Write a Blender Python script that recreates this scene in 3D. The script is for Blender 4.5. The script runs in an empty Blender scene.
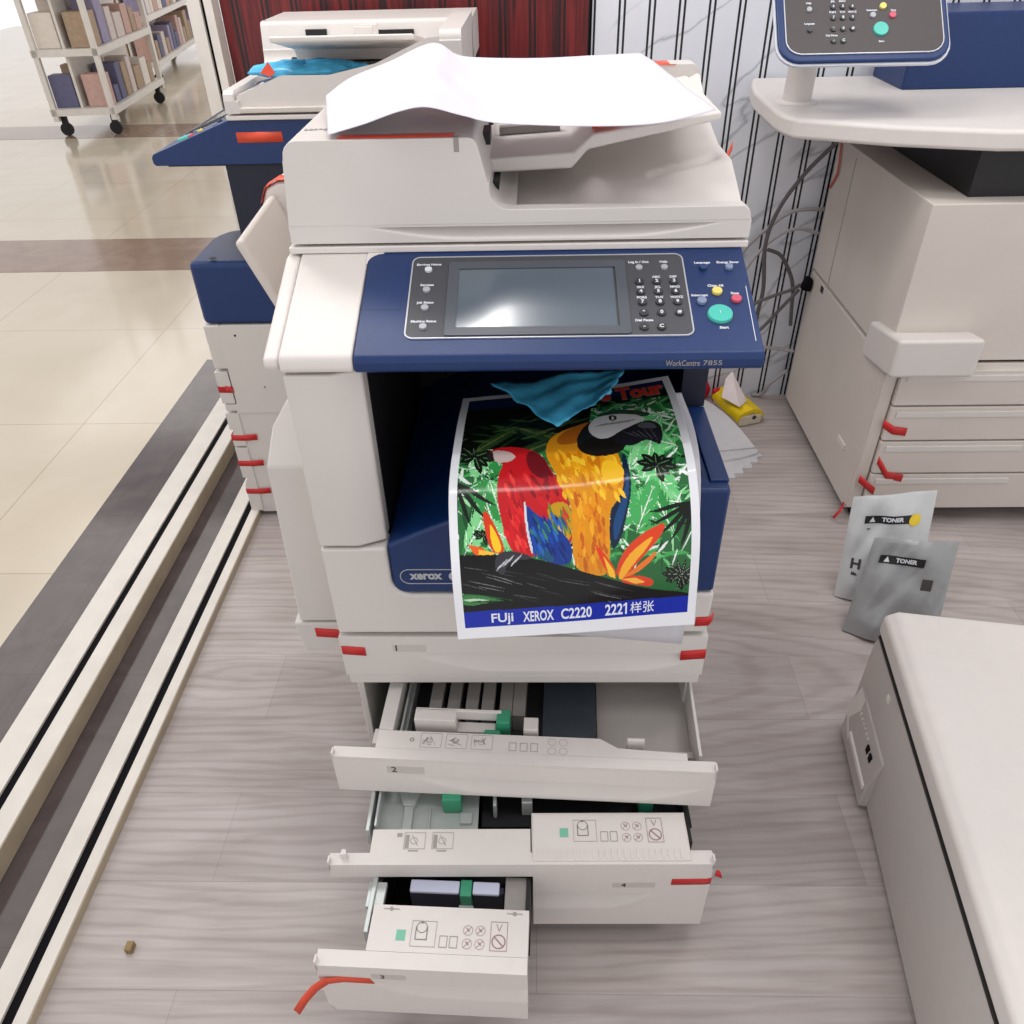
import bpy, bmesh, math, random
import numpy as np
from mathutils import Vector, Matrix
random.seed(7)
C = bpy.context.scene
COL = C.collection
R = math.radians

# ------------------------------------------------------------------ camera
cam = bpy.data.cameras.new('camera'); camo = bpy.data.objects.new('camera', cam); COL.objects.link(camo)
def _n(v): return v.normalized()
F = 790.0
dn = _n(Vector((540-512, -(1550-512), -F)))          # straight down, in camera axes
zc = -dn
yc = Vector((530-512, -(-90-512), -F)); yc = _n(yc - yc.dot(zc)*zc)
xc = yc.cross(zc)
M3 = Matrix((xc, yc, zc))
camo.matrix_world = Matrix.Translation((0, 0, 1.42)) @ M3.to_4x4()
cam.sensor_fit = 'HORIZONTAL'; cam.sensor_width = 36; cam.lens = F/1024*36
cam.clip_start = .02; cam.clip_end = 100
C.camera = camo

# ------------------------------------------------------------------ light
w = bpy.data.worlds.new('world'); C.world = w; w.use_nodes = True
w.node_tree.nodes['Background'].inputs[0].default_value = (1.0, .975, .975, 1)
w.node_tree.nodes['Background'].inputs[1].default_value = 1.16
_nt = w.node_tree; _tc = _nt.nodes.new('ShaderNodeTexCoord'); _sp = _nt.nodes.new('ShaderNodeSeparateXYZ'); _rp = _nt.nodes.new('ShaderNodeValToRGB')
_nt.links.new(_tc.outputs['Generated'], _sp.inputs[0]); _nt.links.new(_sp.outputs[2], _rp.inputs['Fac'])
_rp.color_ramp.elements[0].position = .1; _rp.color_ramp.elements[0].color = (1.0, .97, .965, 1)
_rp.color_ramp.elements[1].position = .85; _rp.color_ramp.elements[1].color = (.56, .55, .55, 1)
_nt.links.new(_rp.outputs['Color'], _nt.nodes['Background'].inputs[0])
def area(name, loc, sx, sy, power, rot=(0, 0, 0), col=(1, .97, .95)):
    l = bpy.data.lights.new(name, 'AREA'); l.shape = 'RECTANGLE'; l.size = sx; l.size_y = sy; l.energy = power; l.color = col
    o = bpy.data.objects.new(name, l); COL.objects.link(o); o.location = loc; o.rotation_euler = rot
    return o
area('ceiling_light_row', (-.2, .75, 2.85), 2.2, .09, 11)
area('overhead_area_light', (-.24, 1.86, 2.85), .34, .34, 8)
area('overhead_area_light', (1.25, 1.55, 2.85), .5, .5, 9)  # added fill light, no known fitting: brightens the back wall
area('ceiling_light_row', (.9, .4, 2.85), .6, .6, 6)
area('overhead_area_light', (-1.1, 2.0, 2.85), .6, .6, 20)  # added fill light, no known fitting: lifts the right copier's left face
area('hall_light_row', (-3.6, 3.5, 3.2), 1.6, 5.0, 36, col=(1, .97, .92))
area('hall_light_row', (-4.2, 10, 3.2), 3.0, 5.0, 60, col=(1, .96, .94))
C.view_settings.view_transform = 'Standard'; C.view_settings.look = 'None'
C.view_settings.gamma = 1; C.view_settings.use_curve_mapping = False
C.view_settings.exposure = -0.10

# ------------------------------------------------------------------ materials
def lin(r, g=None, b=None):
    if g is None: r, g, b = r
    f = lambda c: (c/255/12.92) if c/255 <= .04045 else ((c/255+.055)/1.055)**2.4
    return (f(r), f(g), f(b), 1)
def mat(name, col, rough=.45, metal=0, spec=.5, noise=0, nscale=40, bump=0, trans=0, alpha=1, coat=0, bscale=300):
    m = bpy.data.materials.new(name); m.use_nodes = True
    nt = m.node_tree; b = nt.nodes['Principled BSDF']
    c = lin(col); b.inputs['Base Color'].default_value = c
    b.inputs['Roughness'].default_value = rough; b.inputs['Metallic'].default_value = metal
    b.inputs['Specular IOR Level'].default_value = spec
    b.inputs['Transmission Weight'].default_value = trans; b.inputs['Alpha'].default_value = alpha
    b.inputs['Coat Weight'].default_value = coat; b.inputs['Coat Roughness'].default_value = .08
    tc = nt.nodes.new('ShaderNodeTexCoord')
    if noise:
        n = nt.nodes.new('ShaderNodeTexNoise'); n.inputs['Scale'].default_value = nscale; n.inputs['Detail'].default_value = 4
        nt.links.new(tc.outputs['Object'], n.inputs['Vector'])
        r = nt.nodes.new('ShaderNodeValToRGB')
        r.color_ramp.elements[0].position = .3; r.color_ramp.elements[1].position = .7
        r.color_ramp.elements[0].color = tuple(x*(1-noise) for x in c[:3])+(1,)
        r.color_ramp.elements[1].color = tuple(min(1, x*(1+noise)) for x in c[:3])+(1,)
        nt.links.new(n.outputs['Fac'], r.inputs['Fac']); nt.links.new(r.outputs['Color'], b.inputs['Base Color'])
    if bump:
        n2 = nt.nodes.new('ShaderNodeTexNoise'); n2.inputs['Scale'].default_value = bscale
        nt.links.new(tc.outputs['Object'], n2.inputs['Vector'])
        bp = nt.nodes.new('ShaderNodeBump'); bp.inputs['Strength'].default_value = bump; bp.inputs['Distance'].default_value = .002
        nt.links.new(n2.outputs['Fac'], bp.inputs['Height']); nt.links.new(bp.outputs['Normal'], b.inputs['Normal'])
    return m
WH = mat('warm_white_plastic', (212, 207, 203), .42, noise=.02, nscale=6, bump=.06)
WH2 = mat('cream_plastic', (208, 200, 193), .5, noise=.03, nscale=6, bump=.05)
WHD = mat('grey_white_plastic', (188, 182, 178), .5, noise=.02)
PW = mat('drawer_white', (220, 214, 210), .5, noise=.015)
NAVY = mat('navy_plastic', (6, 44, 98), .42, noise=.05, nscale=60, bump=.08)
NAVYD = mat('dark_navy_plastic', (9, 18, 44), .5, noise=.05)
BLK = mat('black_plastic', (16, 15, 17), .55, noise=.1)
DARK = mat('dark_grey_plastic', (52, 52, 55), .5, noise=.05)
PANEL = mat('charcoal_panel', (66, 68, 74), .5, noise=.06, nscale=500, bump=.1)
PANELB = mat('brown_grey_panel', (72, 66, 68), .5, noise=.06, nscale=500, bump=.1)
BEZ = mat('bezel_grey', (78, 82, 92), .4)
SCREEN = mat('screen_glass', (86, 98, 110), .2, spec=.8, coat=.3)
SILVER = mat('silver_line', (190, 192, 198), .35, metal=.3)
KEY = mat('dark_key', (46, 46, 50), .4)
KEYG = mat('pale_grey_button', (170, 172, 180), .4)
KEYB = mat('blue_button', (22, 60, 110), .4)
KEYLB = mat('light_blue_grey_button', (126, 140, 172), .4)
GREENB = mat('turquoise_start_button', (70, 190, 175), .35, noise=.03)
YEL = mat('yellow_button', (236, 214, 112), .4)
REDB = mat('red_button', (206, 84, 108), .4)
INK = mat('white_print', (215, 218, 226), .5)
INKG = mat('grey_print', (158, 153, 150), .6)
STK = mat('clear_sticker', (198, 192, 188), .35)
MINT = mat('pale_green_print', (118, 190, 164), .6)
INKM = mat('mid_grey_print', (126, 122, 120), .6)
INKD = mat('dark_print', (60, 56, 56), .6)
INKR = mat('plum_print', (156, 124, 124), .6)
TAPE = mat('red_tape', (200, 34, 36), .35, noise=.06, nscale=30)
TAPEO = mat('orange_red_tape', (222, 78, 50), .4, noise=.06, nscale=30)
GREEN = mat('green_clip', (52, 148, 112), .4, noise=.05)
METAL = mat('pale_metal', (186, 192, 190), .35, metal=.25, noise=.04)
METALD = mat('slate_plate', (72, 80, 90), .35, metal=.2, noise=.05)
LILAC = mat('lilac_bar', (196, 200, 222), .4)
GREYP = mat('mid_grey_plastic', (150, 145, 142), .5, noise=.04)
TAUPE = mat('taupe_tray', (165, 156, 140), .5, noise=.03)
BOARD = mat('white_card', (206, 205, 208), .6, noise=.03)
EDGE = mat('dark_card_edge', (90, 88, 90), .7, noise=.2)
PAPER = mat('white_paper', (216, 213, 224), .6, noise=.01)
PAPERG = mat('grey_paper_back', (196, 195, 202), .6, noise=.02)
CABLE = mat('grey_cable', (92, 88, 90), .5, noise=.05)
CABLEL = mat('light_grey_cable', (160, 156, 158), .5, noise=.05)
ALU = mat('white_aluminium', (218, 212, 204), .35, noise=.05, nscale=15)
ALUS = mat('shaded_aluminium_side', (176, 162, 140), .45, noise=.08, nscale=20)  # sill aluminium with the shade of its unlit side put into the colour
RUB = mat('black_rubber', (10, 8, 13), .8, spec=.15, noise=.1)
PEWTER = mat('silver_foil_bag', (196, 198, 200), .4, metal=.1, noise=.05, nscale=14, bump=1, bscale=26)
PEWTER2 = mat('grey_foil_bag', (156, 158, 160), .36, metal=.25, noise=.07, nscale=12, bump=1, bscale=26)
YELP = mat('yellow_wrapper', (232, 200, 20), .35, noise=.1, nscale=30)
CREAM = mat('cream_wrapper', (214, 204, 184), .4, noise=.08)
TISSUE = mat('tissue', (226, 214, 214), .8, noise=.03)
REDP = mat('red_wrapper', (196, 30, 46), .4, noise=.1)
CARDB = mat('brown_card', (140, 118, 82), .8, noise=.1)
def bag_mat():
    m = mat('cyan_film', (78, 186, 238), .3, noise=.3, nscale=22, bump=.6, bscale=40, alpha=.93)
    return m
CYAN = bag_mat()

def ramp(nt, pts, fac):
    r = nt.nodes.new('ShaderNodeValToRGB'); e = r.color_ramp.elements
    while len(e) < len(pts): e.new(.5)
    for q, (p, c) in zip(e, pts): q.position = p; q.color = c if len(c) == 4 else tuple(c)+(1,)
    nt.links.new(fac, r.inputs['Fac']); return r
def coords(nt, scale=(1, 1, 1), loc=(0, 0, 0)):
    tc = nt.nodes.new('ShaderNodeTexCoord'); mp = nt.nodes.new('ShaderNodeMapping')
    mp.inputs['Scale'].default_value = scale; mp.inputs['Location'].default_value = loc
    nt.links.new(tc.outputs['Object'], mp.inputs['Vector']); return mp.outputs['Vector']
def mathn(nt, op, a, b=None, c=None):
    n = nt.nodes.new('ShaderNodeMath'); n.operation = op
    for i, v in enumerate((a, b, c)):
        if v is None: continue
        if isinstance(v, (int, float)): n.inputs[i].default_value = v
        else: nt.links.new(v, n.inputs[i])
    return n.outputs[0]
def mix(nt, fac, a, b, mode='MIX'):
    n = nt.nodes.new('ShaderNodeMix'); n.data_type = 'RGBA'; n.blend_type = mode
    for k, v in ((0, fac), (6, a), (7, b)):
        if isinstance(v, (int, float)): n.inputs[k].default_value = v
        elif isinstance(v, tuple): n.inputs[k].default_value = v
        else: nt.links.new(v, n.inputs[k])
    return n.outputs[2]
def wood_floor():
    m = bpy.data.materials.new('grey_wood_laminate'); m.use_nodes = True; nt = m.node_tree; b = nt.nodes['Principled BSDF']
    br = nt.nodes.new('ShaderNodeTexBrick'); nt.links.new(coords(nt), br.inputs['Vector'])
    br.inputs['Color1'].default_value = lin(178, 171, 168); br.inputs['Color2'].default_value = lin(165, 158, 156)
    br.inputs['Mortar'].default_value = lin(150, 143, 141)
    br.inputs['Scale'].default_value = 1; br.inputs['Mortar Size'].default_value = .0009; br.inputs['Mortar Smooth'].default_value = .6
    br.inputs['Brick Width'].default_value = 1.2; br.inputs['Row Height'].default_value = .185; br.inputs['Bias'].default_value = 0
    n1 = nt.nodes.new('ShaderNodeTexNoise'); nt.links.new(coords(nt, (1.6, 19, 1)), n1.inputs['Vector'])
    n1.inputs['Scale'].default_value = 1.6; n1.inputs['Detail'].default_value = 7; n1.inputs['Roughness'].default_value = .62; n1.inputs['Distortion'].default_value = 1.4
    r1 = ramp(nt, [(.28, lin(226, 222, 219)), (.5, lin(243, 241, 240)), (.72, lin(255, 255, 255))], n1.outputs['Fac'])
    n2 = nt.nodes.new('ShaderNodeTexWave'); n2.wave_type = 'RINGS'; n2.rings_direction = 'Z'
    nt.links.new(coords(nt, (.55, 3.4, 1), (.35, -4.2, 0)), n2.inputs['Vector'])
    n2.inputs['Scale'].default_value = 4; n2.inputs['Distortion'].default_value = 9; n2.inputs['Detail'].default_value = 3; n2.inputs['Detail Scale'].default_value = .8
    r2 = ramp(nt, [(0, lin(226, 221, 219)), (.5, lin(255, 255, 255))], n2.outputs['Fac'])
    n3 = nt.nodes.new('ShaderNodeTexNoise'); nt.links.new(coords(nt, (1, 2.5, 1)), n3.inputs['Vector']); n3.inputs['Scale'].default_value = 3
    r3 = ramp(nt, [(.3, lin(228, 225, 224)), (.7, lin(255, 255, 255))], n3.outputs['Fac'])
    c = mix(nt, 1.0, br.outputs['Color'], r1.outputs['Color'], 'MULTIPLY')
    c = mix(nt, .5, c, r2.outputs['Color'], 'MULTIPLY'); c = mix(nt, 1.0, c, r3.outputs['Color'], 'MULTIPLY')
    c = mix(nt, 1.0, c, (1.34, 1.345, 1.36, 1), 'MULTIPLY')
    nt.links.new(c, b.inputs['Base Color']); b.inputs['Roughness'].default_value = .42; b.inputs['Specular IOR Level'].default_value = .4
    bp = nt.nodes.new('ShaderNodeBump'); bp.inputs['Strength'].default_value = .12; bp.inputs['Distance'].default_value = .002
    nt.links.new(n1.outputs['Fac'], bp.inputs['Height']); nt.links.new(bp.outputs['Normal'], b.inputs['Normal'])
    return m
def stripe_fac(nt, x0, pitch, gap, w_):
    tc = nt.nodes.new('ShaderNodeTexCoord'); sp = nt.nodes.new('ShaderNodeSeparateXYZ'); nt.links.new(tc.outputs['Object'], sp.inputs[0])
    t = mathn(nt, 'FLOORED_MODULO', mathn(nt, 'SUBTRACT', sp.outputs[0], x0), pitch)
    a = mathn(nt, 'LESS_THAN', t, w_)
    b = mathn(nt, 'MULTIPLY', mathn(nt, 'GREATER_THAN', t, gap), mathn(nt, 'LESS_THAN', t, gap+w_))
    return mathn(nt, 'ADD', a, b)
def marble_wall():
    m = bpy.data.materials.new('marble_striped_wall_panel'); m.use_nodes = True; nt = m.node_tree; b = nt.nodes['Principled BSDF']
    tc = nt.nodes.new('ShaderNodeTexCoord'); mr = nt.nodes.new('ShaderNodeMapping'); mr.inputs['Rotation'].default_value = (0, R(38), 0)
    nt.links.new(tc.outputs['Object'], mr.inputs['Vector'])
    ms = nt.nodes.new('ShaderNodeMapping'); ms.inputs['Scale'].default_value = (.9, 1, 3.2); nt.links.new(mr.outputs['Vector'], ms.inputs['Vector'])
    v = nt.nodes.new('ShaderNodeTexNoise'); nt.links.new(ms.outputs['Vector'], v.inputs['Vector'])
    v.inputs['Scale'].default_value = 1.7; v.inputs['Detail'].default_value = 5; v.inputs['Roughness'].default_value = .45; v.inputs['Distortion'].default_value = .25
    vein = mathn(nt, 'ABSOLUTE', mathn(nt, 'SUBTRACT', v.outputs['Fac'], .5))
    r1 = ramp(nt, [(0, lin(182, 184, 190)), (.006, lin(208, 211, 218)), (.02, lin(232, 234, 241)), (1, lin(236, 238, 245))], vein)
    v2 = nt.nodes.new('ShaderNodeTexNoise'); nt.links.new(ms.outputs['Vector'], v2.inputs['Vector']); v2.inputs['Scale'].default_value = .8
    r2 = ramp(nt, [(.3, lin(236, 238, 242)), (.7, lin(255, 255, 255))], v2.outputs['Fac'])
    c = mix(nt, 1, r1.outputs['Color'], r2.outputs['Color'], 'MULTIPLY')
    c = mix(nt, stripe_fac(nt, .2434-.003, .0819, .0142, .0062), c, lin(8, 9, 16))
    nt.links.new(c, b.inputs['Base Color']); b.inputs['Roughness'].default_value = .35
    return m
def red_wall():
    m = bpy.data.materials.new('dark_red_wood_panel'); m.use_nodes = True; nt = m.node_tree; b = nt.nodes['Principled BSDF']
    v = nt.nodes.new('ShaderNodeTexNoise'); nt.links.new(coords(nt, (55, 1, 2.5)), v.inputs['Vector'])
    v.inputs['Scale'].default_value = 1.5; v.inputs['Detail'].default_value = 6; v.inputs['Distortion'].default_value = .6
    r1 = ramp(nt, [(.3, lin(46, 18, 22)), (.52, lin(104, 24, 28)), (.72, lin(130, 38, 38))], v.outputs['Fac'])
    c = mix(nt, stripe_fac(nt, .2434-.003-.082, .0819, .0135, .007), r1.outputs['Color'], lin(32, 20, 24))
    nt.links.new(c, b.inputs['Base Color']); b.inputs['Roughness'].default_value = .4
    return m
def stone(name, c1, c2, rough, scale=3, joint=0, jw=.8, jh=.8):
    m = bpy.data.materials.new(name); m.use_nodes = True; nt = m.node_tree; b = nt.nodes['Principled BSDF']
    v = nt.nodes.new('ShaderNodeTexNoise'); nt.links.new(coords(nt, (1, 1, 1)), v.inputs['Vector'])
    v.inputs['Scale'].default_value = scale; v.inputs['Detail'].default_value = 6; v.inputs['Distortion'].default_value = 1
    r1 = ramp(nt, [(.3, lin(c1)), (.7, lin(c2))], v.outputs['Fac']); c = r1.outputs['Color']
    if joint:
        br = nt.nodes.new('ShaderNodeTexBrick'); nt.links.new(coords(nt), br.inputs['Vector']); br.offset = 0
        br.inputs['Color1'].default_value = (1, 1, 1, 1); br.inputs['Color2'].default_value = (.96, .96, .96, 1); br.inputs['Mortar'].default_value = (.7, .66, .6, 1)
        br.inputs['Scale'].default_value = 1; br.inputs['Mortar Size'].default_value = joint; br.inputs['Brick Width'].default_value = jw; br.inputs['Row Height'].default_value = jh
        c = mix(nt, 1, c, br.outputs['Color'], 'MULTIPLY')
    nt.links.new(c, b.inputs['Base Color']); b.inputs['Roughness'].default_value = rough
    return m
WOOD = wood_floor(); MARBLE = marble_wall(); REDWOOD = red_wall()
TILE = stone('beige_polished_tile', (198, 186, 166), (208, 197, 180), .12, 2, .002)
STONE = stone('dark_polished_stone', (70, 61, 62), (90, 80, 80), .1, 8, .001, 1.2, .62)
BROWN = stone('brown_polished_stone', (128, 104, 90), (146, 122, 106), .15, 6)

# ------------------------------------------------------------------ mesh helpers
class MB:
    def __init__(s): s.v = []; s.f = []
    def add(s, vs, fs):
        k = len(s.v); s.v += [tuple(p) for p in vs]; s.f += [tuple(i+k for i in f) for f in fs]; return s
    def box(s, x0, x1, y0, y1, z0, z1):
        vs = [(x, y, z) for z in (z0, z1) for y in (y0, y1) for x in (x0, x1)]
        return s.add(vs, [(0, 2, 3, 1), (4, 5, 7, 6), (0, 1, 5, 4), (2, 6, 7, 3), (0, 4, 6, 2), (1, 3, 7, 5)])
    def prism(s, pts, ax, a, b):
        """pts 2D; ax 'x': (y,z), 'y': (x,z), 'z': (x,y)"""
        n = len(pts)
        f = {'x': lambda p, t: (t, p[0], p[1]), 'y': lambda p, t: (p[0], t, p[1]), 'z': lambda p, t: (p[0], p[1], t)}[ax]
        vs = [f(p, a) for p in pts]+[f(p, b) for p in pts]
        return s.add(vs, [tuple(range(n)), tuple(range(2*n-1, n-1, -1))]+[(i, (i+1) % n, (i+1) % n+n, i+n) for i in range(n)])
    def quadbox(s, q, off):
        """4 points + offset vector -> slab"""
        q = [Vector(p) for p in q]; o = Vector(off)
        return s.add([p for p in q]+[p+o for p in q], [(0, 1, 2, 3), (7, 6, 5, 4)]+[(i, (i+1) % 4, (i+1) % 4+4, i+4) for i in range(4)])
    def cyl(s, p0, p1, r0, r1=None, n=20):
        p0 = Vector(p0); p1 = Vector(p1); r1 = r0 if r1 is None else r1
        d = (p1-p0).normalized(); a = d.orthogonal().normalized(); b = d.cross(a)
        vs = [p0+(a*math.cos(t)+b*math.sin(t))*r0 for t in [2*math.pi*i/n for i in range(n)]]
        vs += [p1+(a*math.cos(t)+b*math.sin(t))*r1 for t in [2*math.pi*i/n for i in range(n)]]
        return s.add(vs, [tuple(range(n))[::-1], tuple(range(n, 2*n))]+[(i, (i+1) % n, (i+1) % n+n, i+n) for i in range(n)])
    def tube(s, pts, r, n=8, smooth=6):
        P = [Vector(p) for p in pts]
        if smooth and len(P) > 2:
            Q = []
            for i in range(len(P)-1):
                a = P[max(i-1, 0)]; b = P[i]; c = P[i+1]; d = P[min(i+2, len(P)-1)]
                for k in range(smooth):
                    t = k/smooth
                    Q.append(.5*((2*b)+(-a+c)*t+(2*a-5*b+4*c-d)*t*t+(-a+3*b-3*c+d)*t**3))
            P = Q+[P[-1]]
        m = len(P); vs = []; prev = None
        for i, p in enumerate(P):
            d = (P[min(i+1, m-1)]-P[max(i-1, 0)]).normalized()
            if prev is None: a = d.orthogonal().normalized()
            else: a = (prev-d*prev.dot(d)).normalized()
            prev = a; b = d.cross(a)
            vs += [p+(a*math.cos(2*math.pi*k/n)+b*math.sin(2*math.pi*k/n))*r for k in range(n)]
        fs = [(i*n+k, i*n+(k+1) % n, (i+1)*n+(k+1) % n, (i+1)*n+k) for i in range(m-1) for k in range(n)]
        fs += [tuple(range(n))[::-1], tuple(range((m-1)*n, m*n))]
        return s.add(vs, fs)
    def grid(s, fn, nu, nv, thick=None):
        """fn(u,v)->point, optional thickness vector or fn(u,v)->bottom point"""
        T = [Vector(fn(i/nu, j/nv)) for j in range(nv+1) for i in range(nu+1)]
        ix = lambda i, j: j*(nu+1)+i
        fs = [(ix(i, j), ix(i+1, j), ix(i+1, j+1), ix(i, j+1)) for j in range(nv) for i in range(nu)]
        if thick is None: return s.add(T, fs)
        if callable(thick): B = [Vector(thick(i/nu, j/nv)) for j in range(nv+1) for i in range(nu+1)]
        else: B = [p+Vector(thick) for p in T]
        N = len(T); fs += [tuple(q+N for q in f[::-1]) for f in fs]
        ring = [ix(i, 0) for i in range(nu+1)]+[ix(nu, j) for j in range(1, nv+1)]+[ix(i, nv) for i in range(nu-1, -1, -1)]+[ix(0, j) for j in range(nv-1, 0, -1)]
        for a, b in zip(ring, ring[1:]+ring[:1]): fs.append((a, a+N, b+N, b))
        return s.add(T+B, fs)
    def xf(s, fn, k=0):
        s.v[k:] = [tuple(fn(p)) for p in s.v[k:]]; return s
    def build(s, name, m, parent=None, off=(0, 0, 0), bevel=0, seg=3, angle=35, smooth=True, merge=False):
        me = bpy.data.meshes.new(name)
        me.from_pydata([(x-off[0], y-off[1], z-off[2]) for x, y, z in s.v], [], s.f)
        bm = bmesh.new(); bm.from_mesh(me)
        if merge: bmesh.ops.remove_doubles(bm, verts=bm.verts, dist=1e-5)
        bmesh.ops.recalc_face_normals(bm, faces=bm.faces); bm.to_mesh(me); bm.free()
        me.materials.append(m)
        if smooth:
            me.polygons.foreach_set('use_smooth', [True]*len(me.polygons)); me.set_sharp_from_angle(angle=R(angle))
        o = bpy.data.objects.new(name, me); COL.objects.link(o); o.parent = parent
        if bevel:
            b = o.modifiers.new('bevel', 'BEVEL'); b.width = bevel; b.segments = seg; b.limit_method = 'ANGLE'; b.angle_limit = R(32); b.harden_normals = True
        return o
def box(*a): return MB().box(*a)
def arc(cx, cz, r, a0, a1, n=6): return [(cx+r*math.cos(R(a0+(a1-a0)*i/n)), cz+r*math.sin(R(a0+(a1-a0)*i/n))) for i in range(n+1)]
def tag(o, label, cat, group=None, kind=None):
    if label: o['label'] = label
    if cat: o['category'] = cat
    if group: o['group'] = group
    if kind: o['kind'] = kind
    return o
def thing(name, loc, label, cat, group=None, rz=0):
    o = bpy.data.objects.new(name, None); COL.objects.link(o); o.location = loc; o.rotation_euler = (0, 0, rz); o.empty_display_size = .05
    return tag(o, label, cat, group)
def struct(name, mb, m, **k):
    o = mb.build(name, m, **k); o['kind'] = 'structure'; return o
def text_mesh(body, size, bold=0.0, align='CENTER', ext=.0002, xs=1.0):
    cu = bpy.data.curves.new('t', 'FONT'); cu.body = body; cu.size = size; cu.align_x = align; cu.align_y = 'CENTER'
    cu.offset = bold; cu.extrude = ext; cu.resolution_u = 3
    o = bpy.data.objects.new('t', cu); COL.objects.link(o)
    dg = bpy.context.evaluated_depsgraph_get(); dg.update()
    me = bpy.data.meshes.new_from_object(o.evaluated_get(dg))
    mb = MB(); mb.v = [(v.co.x*xs, v.co.y, v.co.z) for v in me.vertices]; mb.f = [tuple(p.vertices) for p in me.polygons]
    bpy.data.objects.remove(o); bpy.data.curves.remove(cu); bpy.data.meshes.remove(me)
    return mb
def fit_text(body, x0, x1, yc, h, bold=0, ext=.0001):
    t = text_mesh(body, 1.0, bold/h if h else 0, ext=ext)
    xs = [p[0] for p in t.v]; ys = [p[1] for p in t.v]; a, b = min(xs), max(xs); c = (min(ys)+max(ys))/2; hh = max(ys)-min(ys)
    t.v = [(x0+(p[0]-a)/(b-a)*(x1-x0), yc+(p[1]-c)*h/hh, ext*(1 if p[2] > 0 else -1)) for p in t.v]
    return t
class Frame:
    """a local drawing plane: origin o, axes u, v (normal n = u x v)"""
    def __init__(s, o, u, v): s.o = Vector(o); s.u = Vector(u).normalized(); s.v = Vector(v).normalized(); s.n = s.u.cross(s.v)
    sc = 1.0
    def p(s, a, b, h=0): return s.o+s.u*a*s.sc+s.v*b*s.sc+s.n*h
    def text(s, mb, body, a, b, size, bold=0, h=.0003, align='CENTER', xs=1.0):
        t = text_mesh(body, size, bold, align, xs=xs); k = len(mb.v); mb.add(t.v, t.f)
        return mb.xf(lambda q: s.p(a+q[0], b+q[1], h+q[2]), k)
    def rect(s, mb, a0, a1, b0, b1, h=.0004, t=.0003):
        return mb.quadbox([s.p(a0, b0, h), s.p(a1, b0, h), s.p(a1, b1, h), s.p(a0, b1, h)], s.n*t)
    def frame(s, mb, a0, a1, b0, b1, w=.0008, h=.0004):
        for r in ((a0, a1, b0, b0+w), (a0, a1, b1-w, b1), (a0, a0+w, b0+w, b1-w), (a1-w, a1, b0+w, b1-w)): s.rect(mb, *r, h=h)
        return mb
    def line(s, mb, a0, b0, a1, b1, w=.0008, h=.0004):
        d = Vector((a1-a0, b1-b0)).normalized(); q = Vector((-d.y, d.x))*w/2
        return mb.quadbox([s.p(a0+q.x, b0+q.y, h), s.p(a1+q.x, b1+q.y, h), s.p(a1-q.x, b1-q.y, h), s.p(a0-q.x, b0-q.y, h)], s.n*.0003)
    def ring(s, mb, a, b, r, w=.0008, h=.0004, n=20):
        vs = []
        for i in range(n):
            c, d = math.cos(2*math.pi*i/n), math.sin(2*math.pi*i/n)
            vs += [s.p(a+c*r, b+d*r, h), s.p(a+c*(r-w), b+d*(r-w), h)]
        return mb.add(vs, [(2*i, 2*((i+1) % n), 2*((i+1) % n)+1, 2*i+1) for i in range(n)])
    def disc(s, mb, a, b, r, h0, h1, n=24): return mb.cyl(s.p(a, b, h0), s.p(a, b, h1), r, r*.93, n)
    def rrect_pts(s, a0, a1, b0, b1, r, n=5):
        P = arc(a1-r, b1-r, r, 0, 90, n)+arc(a0+r, b1-r, r, 90, 180, n)+arc(a0+r, b0+r, r, 180, 270, n)+arc(a1-r, b0+r, r, 270, 360, n)
        return P
    def rrect(s, mb, a0, a1, b0, b1, r, h0, h1):
        P = s.rrect_pts(a0, a1, b0, b1, r); n = len(P)
        return mb.add([s.p(a, b, h0) for a, b in P]+[s.p(a, b, h1) for a, b in P], [tuple(range(n))[::-1], tuple(range(n, 2*n))]+[(i, (i+1) % n, (i+1) % n+n, i+n) for i in range(n)])
    def rrect_ring(s, mb, a0, a1, b0, b1, r, w_, h0, h1):
        P = s.rrect_pts(a0, a1, b0, b1, r); Q = s.rrect_pts(a0+w_, a1-w_, b0+w_, b1-w_, max(r-w_, .0005)); n = len(P)
        vs = [s.p(a, b, h0) for a, b in P]+[s.p(a, b, h1) for a, b in P]+[s.p(a, b, h1) for a, b in Q]+[s.p(a, b, h0) for a, b in Q]
        fs = []
        for i in range(n):
            j = (i+1) % n
            fs += [(i, j, j+n, i+n), (i+n, j+n, j+2*n, i+2*n), (i+2*n, j+2*n, j+3*n, i+3*n)]
        return mb.add(vs, fs)
def strip(pts, width_vec, n=1):
    """a thin ribbon of tape along pts; width_vec is the width direction"""
    mb = MB(); w_ = Vector(width_vec); P = [Vector(p) for p in pts]
    vs = []
    for p in P: vs += [p, p+w_]
    return mb.add(vs, [(2*i, 2*i+1, 2*i+3, 2*i+2) for i in range(len(P)-1)])
def solid(o, t=.0006, off=0):
    m = o.modifiers.new('thickness', 'SOLIDIFY'); m.thickness = t; m.offset = off; return o
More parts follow.
